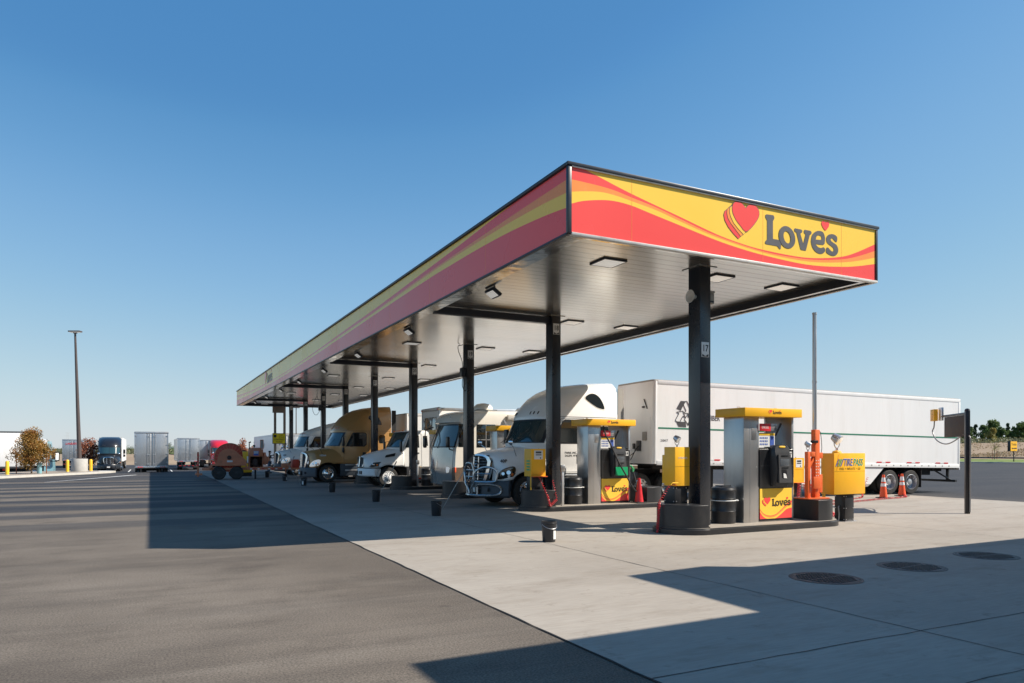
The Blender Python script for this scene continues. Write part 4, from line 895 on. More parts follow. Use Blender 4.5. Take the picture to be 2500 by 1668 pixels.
# ------------------------------------------------------------------ sleeper tractors
def hood_loft(stn,nprof=14):
    """stn: x, half-profile points (y,z) bottom->top centre (6 pts)"""
    xs=[s[0] for s in stn]; out=[]
    fine=[]
    x=xs[0]
    while x<xs[-1]-1e-6: fine.append(x); x+=.07
    fine.append(xs[-1])
    def P(x):
        for a,b in zip(stn[:-1],stn[1:]):
            if x<=b[0]+1e-9:
                t=(x-a[0])/(b[0]-a[0]); t=t*t*(3-2*t)*.35+t*.65
                return [(p[0]+(q[0]-p[0])*t,p[1]+(q[1]-p[1])*t) for p,q in zip(a[1],b[1])]
        return stn[-1][1]
    return fine,P
def tractor(name,label,loc,rz,paint,lower='grey_bumper',grille='chrome',bull=False,cab_roof=4.12,sleeper=True,number=None,style=0,tag2=None,ext=True,simple=False,visor=True,detail=True):
    t=thing(name,label,'truck',loc,rz)
    HX,HR=1.22,.64   # steer hub, arch radius
    stn=[(0.00,[(.56,.84),(.58,1.1),(.60,1.4),(.54,1.62),(.33,1.71),(0,1.74)]),
         (0.12,[(.80,.84),(.80,1.1),(.73,1.4),(.60,1.66),(.36,1.75),(0,1.79)]),
         (0.35,[(1.02,.84),(1.02,1.1),(.90,1.38),(.68,1.68),(.41,1.80),(0,1.84)]),
         (0.62,[(1.14,.88),(1.15,1.12),(1.00,1.40),(.72,1.72),(.45,1.85),(0,1.89)]),
         (1.22,[(1.22,1.0),(1.22,1.2),(1.08,1.50),(.82,1.80),(.52,1.95),(0,1.99)]),
         (1.75,[(1.22,1.1),(1.22,1.3),(1.12,1.62),(.95,1.90),(.60,2.04),(0,2.08)]),
         (2.12,[(1.22,1.1),(1.22,1.35),(1.18,1.72),(1.05,1.98),(.65,2.10),(0,2.14)])]
    fine,P=hood_loft(stn); loops=[]
    for x in fine:
        pr=[list(p) for p in P(x)]
        zb=pr[0][1]
        if abs(x-HX)<HR: zb=max(zb,.52+math.sqrt(HR*HR-(x-HX)**2))
        pr[0][1]=zb; pr[1][1]=max(pr[1][1],zb+.03); pr[2][1]=max(pr[2][1],pr[1][1]+.08)
        h=catmull([tuple(p) for p in pr],3,False)
        nx=lambda a:x+.27*min(1.0,abs(a)/.60)**2*max(0.0,1-x/.55)
        loops.append([(nx(a),-a,b) for a,b in h]+[(nx(a),a,b) for a,b in h[-2::-1]])
    b_=MB(); b_.loops(loops,closed=False)
    hood=b_.build('hood',paint,t,smooth=50,fix=True)
    sm_=hood.modifiers.new('thick','SOLIDIFY'); sm_.thickness=.025; sm_.offset=-1
    # inner dark mass
    b_=MB(); b_.bx(.35,2.1,-.5,.5,.5,1.45); b_.bx(.45,.60,-1.0,1.0,.5,.9); b_.build('engine_bay','black_matte',t,smooth=0)
    # bumper
    def plan(z,inset=0.0):
        p=[]
        for k in range(-10,11):
            y=1.2*k/10; x=-.16+.66*abs(k/10)**2.3+inset; p.append((x,y*(1-inset*.4),z))
        return p+[(.60,1.18*(1-inset*.4),z),(.60,-1.18*(1-inset*.4),z)]
    b_=MB(); b_.loops([plan(.30,.06),plan(.36,.0),plan(.74,.0),plan(.86,.05)]); bp_=b_.build('bumper',lower,t,smooth=40)
    b_=MB(); b_.bx(-.175,-.13,-.42,.42,.42,.68,.01); b_.box((.03,-.66,.57),(.04,.22,.13),.01,rot=R(-28)); b_.box((.03,.66,.57),(.04,.22,.13),.01,rot=R(28)); b_.build('air_intake','black_plastic',bp_)
    if not simple:
        b_=MB(); b_.bx(-.19,-.176,-.16,.16,.47,.62); b_.build('licence_plate','label_white',bp_)
    # grille
    b_=MB()
    fr=[(.46,.86),(.54,1.15),(.58,1.50),(.52,1.64),(.40,1.70),(.2,1.725),(0,1.73),(-.2,1.725),(-.40,1.70),(-.52,1.64),(-.58,1.50),(-.54,1.15),(-.46,.86),(-.40,.82),(-.2,.82),(0,.82),(.2,.82),(.40,.82)]
    inn=[(a*.86,(b-1.27)*.90+1.27) for a,b in fr]
    n=len(fr)
    gx=lambda z,y=0.0:-.11+.05*(z-.8)+.27*min(1.0,abs(y)/.60)**2
    vo=[b_.bm.verts.new((gx(z,y),y,z)) for y,z in fr]; vi=[b_.bm.verts.new((gx(z,y)-.012,y,z)) for y,z in inn]
    vo2=[b_.bm.verts.new((gx(z,y)+.13,y,z)) for y,z in fr]; vi2=[b_.bm.verts.new((gx(z,y)+.07,y,z)) for y,z in inn]
    for k in range(n):
        j=(k+1)%n
        for a,b2 in ((vo,vi),(vo2,vo),(vi,vi2)): b_.bm.faces.new((a[k],a[j],b2[j],b2[k]))
    gr=b_.build('grille',grille,t,smooth=30)
    b_=MB(); b_.loops([[(gx(z,.5*j/6)+.05,.5*j/6,z) for j in range(-6,7)] for z in (.84,1.3,1.70)],closed=False); b_.build('grille_mesh','black_matte',gr,smooth=0,fix=False)
    b_=MB()
    for k in range(8):
        z=.92+.095*k; hw=interp([(.86,.38),(1.15,.43),(1.5,.45),(1.66,.40)],z); b_.tube([(gx(z,hw*1.08*j/6)+.02,hw*1.08*j/6,z) for j in range(-6,7)],.019,6)
    for y in (-.17,.17): b_.tube([(gx(z,y)+.0,y,z) for z in (.88,1.64)],.024,6)
    b_.build('grille_bar',grille,gr)
    # headlights
    for s in (-1,1):
        tg=Vector((math.cos(R(33)),s*math.sin(R(33)),0)); nn_=Vector((-math.sin(R(33)),s*math.cos(R(33)),.12)).normalized(); o0=Vector((.30,s*.80,0))+Vector((-math.sin(R(33)),s*math.cos(R(33)),0))*.045
        hp_=catmull([(.0,.93),(.03,1.06),(.16,1.20),(.36,1.29),(.55,1.31),(.60,1.22),(.56,1.05),(.44,.95),(.2,.92)],3)
        b_=MB(); b_.loops([[o0+tg*a+Vector((0,0,z))+nn_*d_ for a,z in [((q_[0]-.3)*k_+.3,(q_[1]-1.1)*k_+1.1) for q_ in hp_]] for d_,k_ in ((-.10,1.06),(.055,1.04),(.085,.9))]); hl=b_.build('headlight','glass_dark' if style==0 else 'lamp_lens',t,smooth=50)
        b_=MB()
        for a_,z_,rr in ((.20,1.08,.065),(.38,1.12,.085)):
            c1=o0+tg*a_+Vector((0,0,z_))+nn_*.075; b_.cyl(c1,c1+nn_*.02,rr,rr*.8,n=16)
        b_.build('reflector','chrome',hl)
        b_=MB(); c1=o0+tg*.50+Vector((0,0,1.06))+nn_*.07; b_.ball(c1,.045,10,(1,1,1.3)); b_.build('indicator','amber',hl)
    # cab and sleeper in horizontal slices
    xb=5.0 if sleeper else 3.6
    zs=[1.08,1.5,2.06,2.12,2.4,2.7,2.90,2.96,3.02,3.2,3.4,3.6,3.8,3.95,4.05,4.12]
    if style==1: roof=[(3.02,1.72),(3.2,1.9),(3.4,2.3),(3.6,2.85),(3.8,3.5),(3.95,4.1),(4.05,4.5),(4.12,4.7)]
    else: roof=[(3.02,1.71),(3.2,1.82),(3.4,1.98),(3.6,2.2),(3.8,2.55),(3.95,2.95),(4.05,3.45),(4.12,4.1)]
    front=[(1.08,1.6),(2.06,1.34),(2.12,1.34),(2.90,1.70),(2.96,1.70)]+roof
    def slice_(z,off=0.0):
        xf=interp(front,z); w=1.21 if z<3.75 else 1.21-.30*((z-3.75)/.37)**2
        if z<2.9: w=min(w,1.10+.11*sm(1.0,1.0,z)) if False else w
        bul=interp([(1.0,.42),(2.1,.62),(2.9,.60),(3.02,.62),(3.6,.95),(4.0,1.0),(4.12,.6)],z)
        half=[]
        m_=16
        for k in range(m_+1):
            u=math.sin(PI/2*k/m_)     # 0..1
            y=w*u; half.append((xf+bul*u**3.2-off*0,y))
        p=[(x,-y) for x,y in half[::-1]]+[(x,y) for x,y in half[1:]]
        rb=.10
        p+=[(xb-rb,w),(xb-.03,w-.03),(xb,w-rb),(xb,-(w-rb)),(xb-.03,-(w-.03)),(xb-rb,-w)]
        return [(x,y,z) for x,y in p]
    b_=MB(); zz=[z for z in zs if True]
    ls=[slice_(z) for z in zz]
    if cab_roof!=4.12:
        k=(cab_roof-2.96)/(4.12-2.96); ls=[[(x,y,z if z<2.97 else 2.96+(z-2.96)*k) for x,y,z in l] for l in ls]
    b_.loops(ls); cabm=b_.build('cab_body',paint,t,smooth=38)
    zf=lambda z:z if z<2.97 else 2.96+(z-2.96)*(cab_roof-2.96)/(4.12-2.96)
    # windshield
    def wsp(z,u,off):
        xf=interp(front,z); bul=interp([(1.0,.42),(2.1,.62),(2.9,.60)],z)
        au=abs(u); return (xf+bul*au**3.2-off,1.21*u+(.0),z)
    b_=MB()
    for sgn in (-1,1):
        us=[sgn*(.012+.90*k/14) for k in range(15)]
        b_.loops([[wsp(z,u,.012) for u in us] for z in (2.14,2.3,2.5,2.7,2.86)],closed=False)
    ws=b_.build('windshield','glass',t,smooth=40)
    b_=MB(); us=[-.97+1.94*k/30 for k in range(31)]
    for za,zb_ in ((2.10,2.14),(2.86,2.91)): b_.loops([[wsp(z,u,.008) for u in us] for z in (za,zb_)],closed=False)
    for a,b2 in ((-.97,-.912),(.912,.97),(-.012,.012)): b_.loops([[wsp(z,u,.016) for u in (a,(a+b2)/2,b2)] for z in (2.12,2.5,2.88)],closed=False)
    b_.build('windshield_seal','black_plastic',ws,smooth=0)
    if detail:
        b_=MB(); b_.tube([(1.30,-.1,2.12),(1.36,-.55,2.3),(1.55,-.8,2.62)],.012,5); b_.tube([(1.30,.75,2.12),(1.40,.35,2.3),(1.50,.1,2.62)],.012,5); b_.build('wiper','black_plastic',t)
        b_=MB(); b_.bx(1.7,1.9,-.9,.9,2.1,2.2); b_.box((2.1,-.35,2.3),(.1,.3,.35),.05); b_.box((2.9,.0,2.3),(1.5,1.9,.5),.1)
        b_.build('cab_interior','black_matte',t,smooth=0)
    # side glass, doors
    for s in (-1,1):
        Y=s*1.212
        b_=MB(); gw=[(2.28,2.12),(2.62,2.80),(2.72,2.86),(3.34,2.86),(3.42,2.78),(3.42,2.22),(3.30,2.12)]
        b_.prism(gw,'y',Y,Y+s*.006); dg=b_.build('door_window','glass_dark',t,smooth=0)
        gb=[((x-2.9)*1.10+2.9,(z-2.49)*1.12+2.49) for x,z in gw]
        MB().prism(gb,'y',Y-s*.004,Y+s*.003).build('window_seal','black_plastic',dg,smooth=0)
        if detail:
            b_=MB()
            ds=[(2.13,1.12),(2.13,2.05),(2.55,2.93),(3.50,2.95),(3.56,2.85),(3.56,1.30),(3.45,1.12)]
            for p,q in zip(ds,ds[1:]+ds[:1]): b_.tube([(p[0],Y,p[1]),(q[0],Y,q[1])],.006,4)
            b_.tube([(3.62,Y,1.12),(3.62,Y,2.98)],.012,4); b_.tube([(2.0,Y,3.0),(xb-.1,Y,3.0)],.008,4)
            b_.build('door_seam','trim_dark',t,smooth=0)
            b_=MB(); b_.bx(3.22,3.42,Y-.004,Y+s*.03,1.42,1.75,.02) ; b_.build('door_handle','black_plastic',t)
        if sleeper:
            w_=[(3.55,3.60),(3.72,3.72),(3.92,3.74),(4.12,3.66),(4.28,3.50),(4.38,3.30),(4.30,3.27),(4.05,3.32),(3.75,3.46)]
            if style==1: w_=[(4.0,3.05),(4.0,3.35),(4.1,3.42),(4.6,3.44),(4.7,3.35),(4.7,3.1),(4.6,3.0),(4.1,2.98)]
            w_=[(a,zf(b)) for a,b in w_]
            o_=MB().prism(catmull(w_,3),'y',Y-s*.01,Y+s*.008).build('sleeper_window','glass_dark',t,smooth=0)
            cxw=sum(a for a,b in w_)/len(w_); czw=sum(b for a,b in w_)/len(w_)
            MB().prism(catmull([((a-cxw)*1.08+cxw,(b-czw)*1.12+czw) for a,b in w_],3),'y',Y-s*.012,Y+s*.004).build('window_seal',paint,o_,smooth=0)
            if detail: MB().prism([(4.22,2.34),(4.22,2.70),(4.28,2.76),(4.52,2.76),(4.58,2.70),(4.58,2.34),(4.52,2.28),(4.28,2.28)],'y',Y,Y+s*.008).build('sleeper_side_window','glass_dark',t,smooth=0)
        # mirrors
        b_=MB(); b_.tube([(2.2,s*1.2,2.7),(2.02,s*1.48,2.62),(2.02,s*1.48,1.72),(2.18,s*1.2,1.68)],.018,6); mb=b_.build('mirror_bracket','black_plastic',t)
        b_=MB(); b_.box((2.0,s*1.56,2.36),(.12,.24,.52),.04); b_.box((2.0,s*1.56,1.88),(.12,.24,.28),.04); b_.build('mirror','black_plastic' if paint!='white_paint' or style==1 else 'black_plastic',mb)
        b_=MB(); b_.bx(2.062,2.066,s*1.56-.1,s*1.56+.1,2.14,2.58); b_.build('mirror_glass','chrome',mb)
        b_=MB(); b_.tube([(.95,s*.92,1.66),(.80,s*1.0,1.95),(.66,s*1.06,2.05)],.012,6); b_.build('fender_mirror_arm','black_plastic' if grille!='chrome' or paint=='gold_paint' else 'chrome',t)
        b_=MB(); b_.lathe([(.02,-.07),(.09,-.03),(.12,.02),(.115,.025)],(.64,s*1.07,2.12),'x',16); b_.build('fender_mirror','black_plastic' if paint=='gold_paint' else 'chrome',t)
    # marker lamps and visor
    if visor:
        b_=MB()
        for y in (-.75,-.6,-.45,.45,.6,.75): b_.box((interp(front,3.12)+.68*abs(y/1.21)**3.2-.0,y,zf(3.12)),(.03,.05,.12),.012,rot=Matrix.Rotation(R(32),4,'Y'))
        b_.build('marker_lamp','amber' if style else 'black_plastic',t)
    if ext and sleeper:
        for s in (-1,1): MB().bx(xb-.002,xb+.26,min(s*1.2,s*1.17),max(s*1.2,s*1.17),1.3,zf(3.95)).build('side_extender','black_matte' if paint!='white_paint' else 'wall_grey',t,smooth=0)
    # side skirts and steps
    for s in (-1,1):
        b_=MB(); b_.bx(1.92,xb+(.9 if sleeper else .4),s*1.10,s*1.20,.38,1.075,.015); b_.build('side_skirt',lower,t)
        b_=MB(); b_.bx(2.2,3.2,s*1.205,s*1.225,.66,.74,.005); b_.bx(2.2,3.2,s*1.205,s*1.225,.98,1.04,.005); b_.build('step','alu',t)
        b_=MB(); pts=[(HX+HR*1.0*math.cos(a),.52+HR*math.sin(a)) for a in [PI*k/16 for k in range(17)]]
        b_.loops([[(x,s*1.225,z) for x,z in pts],[(x,s*.7,z) for x,z in pts]],closed=False); b_.build('wheel_arch','black_matte',t)
    # chassis
    b_=MB(); L=8.1 if sleeper else 7.2
    b_.bx(.6,L,-.45,-.35,.72,1.0); b_.bx(.6,L,.35,.45,.72,1.0); b_.bx(.9,1.5,-.9,.9,.42,.6); b_.bx(L-2.2,L-.5,-.8,.8,.45,.62); b_.bx(xb+.3,xb+1.0,-.8,.8,.55,1.0); b_.bx(5.6,7.6,-.5,.5,1.0,1.14)
    b_.build('chassis','black_matte',t,smooth=0)
    # wheels
    w0=wheel(t,HX,-1.06,.51,-1); wheel_like(w0,t,HX,1.06,.51,1)
    wr=wheel(t,6.05,-1.08,.51,-1,style='rear')
    for x,y,s in ((6.05,1.08,1),(7.35,-1.08,-1),(7.35,1.08,1)): wheel_like(wr,t,x,y,.51,s)
    wi=MB().lathe([(.3,-.13),(.5,-.12),(.51,.0),(.5,.12),(.3,.13)],n=28,axis='y').build('inner_tyre','tyre',t); wi.location=(6.05,-.74,.51)
    for x,y in ((6.05,.74),(7.35,-.74),(7.35,.74)): dup(wi,(x,y,.51),parent=t)
    if bull:
        b_=MB(); r_=.038
        def bar(pts,r__=r_): b_.tube([(p[0]+.16+.42*p[1]**2,p[1]*1.06,p[2]) for p in pts],r__,8)
        for s in (-1,1):
            o=[(-.44,s*.10,.42),(-.47,s*.14,.62),(-.50,s*.30,.78),(-.52,s*.34,1.1),(-.46,s*.55,1.28),(-.42,s*.78,1.30),(-.34,s*.92,1.18),(-.34,s*.92,.92),(-.36,s*.82,.82),(-.50,s*.34,.82)]
            bar(catmull(o,3,False))
            o=[(-.44,s*.34,.66),(-.44,s*.42,.74),(-.36,s*.80,.74),(-.30,s*.98,.66),(-.28,s*1.0,.50),(-.34,s*.9,.40),(-.42,s*.5,.37),(-.44,0,.37)]
            bar(catmull(o,3,False))
            bar([(-.42,s*.34,.38),(-.42,s*.34,.70)]); bar([(-.42,s*.34,.6),(-.1,s*.36,.6)],.04); bar([(-.5,s*.34,1.1),(-.5,s*.2,1.42),(-.49,0,1.44)])
        bar([(-.5,-.34,.98),(-.5,.34,.98)],.022); bar([(-.5,-.33,1.2),(-.5,.33,1.2)],.022); bar([(-.42,-.8,1.08),(-.5,-.34,1.08)],.018); bar([(-.42,.8,1.08),(-.5,.34,1.08)],.018)
        b_.build('bull_bar',mat('bar_grey',(.50,.52,.54),.25,metal=.9),t)
    if number: put(text_mesh(number,.15,'black_plastic' if paint!='gold_paint' else 'label_white',.004,.001),'fleet_number',(.485,-.90,1.50) if paint!='gold_paint' else (.95,-1.03,1.56),(R(66),0,R(-27)) if paint!='gold_paint' else (R(64),0,R(-8)),t)
    if tag2: put(text_mesh(tag2,.10,'black_plastic',.0,.001),'door_lettering',(2.95,-1.216,1.72),'-y',t)
    return t
# ------------------------------------------------------------------ trailers
def trailer(label,loc,rz,L=15.5,z0=1.15,z1=4.1,skin='trailer_white',ry=0.0,name='box_trailer',stripe=False,rear='plain',wheels=True,skirt=False,group=None,detail=True,gear=True,wx=(11.95,13.2)):
    t=thing(name,label,'trailer',loc,rz,group=group,ry=ry)
    W=1.295
    def plan(z,w=W,x0=0.0,r=.14,x1=None):
        x1=L if x1 is None else x1; p=[]
        for k in range(7):
            a=PI/2*k/6; p.append((x0+r-r*math.sin(a) if False else x0+r*(1-math.cos(PI/2-a)) ,-(w-r)-r*math.sin(PI/2-a),z))
        q=[(x,-y,z) for x,y,_ in p[::-1]]
        return p+q+[(x1,w,z),(x1,-w,z)]
    b_=MB(); b_.loops([plan(z0),plan(z1-.06)]); body=b_.build('box_body',skin,t,smooth=30)
    b_=MB(); b_.loops([plan(z1-.058,W-.03),plan(z1,W-.05)]); b_.build('roof','wall_grey',t,smooth=30)
    b_=MB(); b_.bx(.16,L,-W-.012,-W+.03,z1-.17,z1-.03,.008); b_.bx(.16,L,W-.03,W+.012,z1-.17,z1-.03,.008); b_.build('top_rail','bumper_white' if skin!='diamond' else 'alu',t)
    b_=MB(); b_.bx(.16,L,-W-.014,-W+.03,z0-.04,z0+.13,.008); b_.bx(.16,L,W-.03,W+.014,z0-.04,z0+.13,.008); br=b_.build('bottom_rail','bumper_white' if skin!='diamond' else 'alu',t)
    if detail:
        b_=MB(); x=.5
        while x<L-.3: b_.bx(x,x+.07,-W-.018,-W-.0145,z0+.02,z0+.07); x+=.42
        b_.build('rail_slots','wall_grey',br,smooth=0)
        b_=MB(); b2=MB(); x=.4; k=0
        while x<L-.6:
            b_.bx(x,x+.28,-W-.0175,-W-.0135,z0+.145,z0+.195); b2.bx(x+.28,x+.5,-W-.0175,-W-.0135,z0+.145,z0+.195)
            b_.bx(x+.5,x+.78,-W-.0175,-W-.0135,z0+.145,z0+.195); x+=1.75
        b_.build('red_tape','label_red',t,smooth=0); b2.build('white_tape','label_white',t,smooth=0)
        for q_ in ((.06,.14,-W-.004,-W+.02,z0,z1-.05,.02),(L-.09,L+.01,-W-.01,-W+.05,z0-.03,z1-.02,.01),(L-.09,L+.01,W-.05,W+.01,z0-.03,z1-.02,.01)): MB().bx(*q_).build('corner_post','alu' if skin=='diamond' else 'bumper_white',t)
    if stripe:
        b_=MB(); b_.bx(.2,L-.12,-W-.007,-W-.001,2.42,2.475); b_.bx(-.006,-.0005,-1.1,1.1,2.42,2.475); b_.build('green_stripe','stripe_green',t,smooth=0)
    # underframe
    b_=MB(); b_.bx(.5,L-.05,-.5,-.42,z0-.2,z0-.01); b_.bx(.5,L-.05,.42,.5,z0-.2,z0-.01); b_.bx(.2,L-.02,-1.2,1.2,z0-.06,z0-.002)
    b_.bx(wx[0]-.9,wx[1]+.9,-.55,-.40,.62,z0-.2); b_.bx(wx[0]-.9,wx[1]+.9,.40,.55,.62,z0-.2)
    for x in wx: b_.cyl((x,-1.0,.51),(x,1.0,.51),.07,n=10)
    b_.bx(L-1.9,L-1.3,-.9,-.3,z0-.36,z0-.06); b_.build('underframe','black_matte',t,smooth=0)
    b_=MB(); b_.bx(L-.12,L-.0,-1.2,1.2,.50,.60); b_.bx(L-.10,L-.02,-.85,-.75,.6,z0-.05); b_.bx(L-.10,L-.02,.75,.85,.6,z0-.05); b_.tube([(L-.06,-1.0,.56),(L-1.3,-1.0,z0-.1)],.035,6); b_.tube([(L-.06,1.0,.56),(L-1.3,1.0,z0-.1)],.035,6); b_.build('rear_guard','black_paint',t)
    if gear:
        for s in (-1,1): b_=MB(); b_.bx(2.85,3.0,s*.75-.07,s*.75+.07,.12,z0-.02); b_.box((2.92,s*.75,.08),(.3,.25,.05)); b_.build('landing_gear','black_matte',t)
    if skirt:
        b_=MB(); b_.prism([(4.6,z0-.06),(4.9,.42),(10.6,.42),(11.35,z0-.06)],'y',-1.27,-1.245); b_.build('side_skirt','bumper_white',t,smooth=0)
        b_=MB(); b_.prism([(4.9,.42),(4.9,.32),(10.45,.32),(10.6,.42)],'y',-1.265,-1.25); b_.build('skirt_edge','wall_grey',t,smooth=0)
    if wheels:
        wr=wheel(t,wx[0],-1.14,.51,-1,style='rear',rim='alu')
        for x,y,s in ((wx[0],1.14,1),(wx[1],-1.14,-1),(wx[1],1.14,1)): wheel_like(wr,t,x,y,.51,s)
        wi=MB().lathe([(.3,-.13),(.5,-.12),(.51,.0),(.5,.12),(.3,.13)],n=28,axis='y').build('inner_tyre','tyre',t); wi.location=(wx[0],-.80,.51)
        for x,y in ((wx[0],.80),(wx[1],-.80),(wx[1],.80)): dup(wi,(x,y,.51),parent=t)
        for s in (-1,1): MB().bx(wx[1]+.62,wx[1]+.64,min(s*1.25,s*.65),max(s*1.25,s*.65),.28,z0-.08).build('mud_flap','rubber',t)
    # rear doors
    b_=MB(); b_.bx(L,L+.05,-W,W,z1-.16,z1-.02,.006); b_.bx(L,L+.05,-W,W,z0-.12,z0+.06,.006); b_.bx(L,L+.05,-W,-W+.08,z0,z1-.1,.006); b_.bx(L,L+.05,W-.08,W,z0,z1-.1,.006); b_.build('rear_frame','alu' if rear!='white' else 'bumper_white',t)
    for s in (-1,1):
        d_=MB().bx(L+.005,L+.035,min(s*.01,s*(W-.09)),max(s*.01,s*(W-.09)),z0+.07,z1-.17,.004).build('rear_door','diamond' if rear in('diamond','plain') else 'trailer_white',t)
        b_=MB(); 
        for y in (.14,.30): b_.cyl((L+.06,s*y,z0+.0),(L+.06,s*y,z1-.08),.018,n=8)
        for z in (z0+.2,z0+1.0,z1-.4): b_.bx(L+.035,L+.08,min(s*.1,s*.34),max(s*.1,s*.34),z-.03,z+.03)
        b_.build('lock_rod','alu',d_)
        for k in range(4): MB().box((L+.055,s*(W-.1),z0+.35+.75*k),(.04,.14,.06)).build('hinge','alu',d_)
        b_=MB(); [b_.cyl((L+.045,s*(1.0-.14*k),z0-.03),(L+.065,s*(1.0-.14*k),z0-.03),.05,n=12) for k in range(3)]; b_.build('tail_light','red_plastic',t)
    b_=MB(); [b_.bx(L+.06,L+.064,-1.1+.5*k,-.85+.5*k,.53,.58) for k in range(5)]; b_.build('guard_tape','label_red',t,smooth=0)
    return t,W
# ------------------------------------------------------------------ vehicles under the canopy
LANE=[(COLY[i]+COLY[i+1])/2 for i in range(8)]   # 0: 17/18, 1: 18/19 ...
tractor('sleeper_truck','white sleeper truck with steel bull bar and 40P on its hood',(9.80,21.98,0),R(3.5),'white_paint',bull=True,number='40P',cab_roof=4.24,tag2='PAINE, INC.\nSALEM, WY')
ft,W=trailer('long white box trailer with recycling arrows and thin green stripe',(16.02,21.78,.21),R(-4.2),L=15.9,z1=4.18,z0=1.16,skirt=True,stripe=True,rear='white',ry=R(.92),wx=(11.72,12.97))
# front wall detail
b_=MB(); b_.bx(-.012,-.001,-1.1,1.1,1.3,2.85); b_.build('front_lower_panel','trailer_white',ft,smooth=0)
b_=MB(); b_.bx(-.07,-.013,-.9,-.66,2.0,2.32,.02); b_.build('service_hatch','wall_grey',ft)
b_=MB(); b_.bx(-.06,-.013,-.55,-.25,1.62,2.0,.02); b_.box((-.05,-.1,1.8),(.06,.12,.2),.01); b_.build('connector_box','pump_grey',ft)
b_=MB(); b_.tube(catmull([(-.06,-.4,1.8),(-.3,-.4,1.5),(-.7,-.3,1.35)],5,False),.014,6); b_.tube(catmull([(-.06,-.3,1.75),(-.35,-.2,1.2),(-.75,-.1,1.4)],5,False),.014,6); b_.tube([(-.02,-.9,3.15),(-.03,-.7,3.5)],.02,6); b_.box((-.03,-.66,3.22),(.03,.14,.06)); b_.build('air_lines','black_matte',ft)
# recycling symbol: three folded arrows, on the near side
def recyc(parent,cx,cz,s,y):
    import cmath
    B=MB(); B2=MB(); B3=MB()
    for k in range(3):
        a=-2*PI*k/3
        def T(p):
            x,z=p; c_,s_=math.cos(a),math.sin(a); return (cx+s*(x*c_-z*s_),cz+s*(x*s_+z*c_))
        B.prism([T(p) for p in [(-.60,.30),(-.34,.72),(-.02,.72),(-.24,.36),(-.32,.20)]],'y',y-.004,y)
        arrow=[(.06,.72),(.26,.36),(.40,.44),(.26,.06),(-.12,.10),(.02,.20),(-.16,.52),(-.02,.72)]
        pts=[T(p) for p in arrow]
        for p,q in zip(pts,pts[1:]+pts[:1]):
            B2.tube([(p[0],y-.004,p[1]),(q[0],y-.004,q[1])],.011,4)
    B.build('recycling_bands','sign_grey',parent,smooth=0); B2.build('recycling_outlines','sign_grey',parent,smooth=0)
recyc(ft,1.37,2.96,.68,-W-.006)
put(text_mesh('FIBER',.27,'sign_grey',.003,.001,sx=.80,align='LEFT'),'lettering',(2.38,-W-.006,2.86),'-y',ft)
put(text_mesh('210417',.13,'sign_grey',.0,.001,sx=.8,align='LEFT'),'small_number',(.30,-W-.006,2.0),'-y',ft)
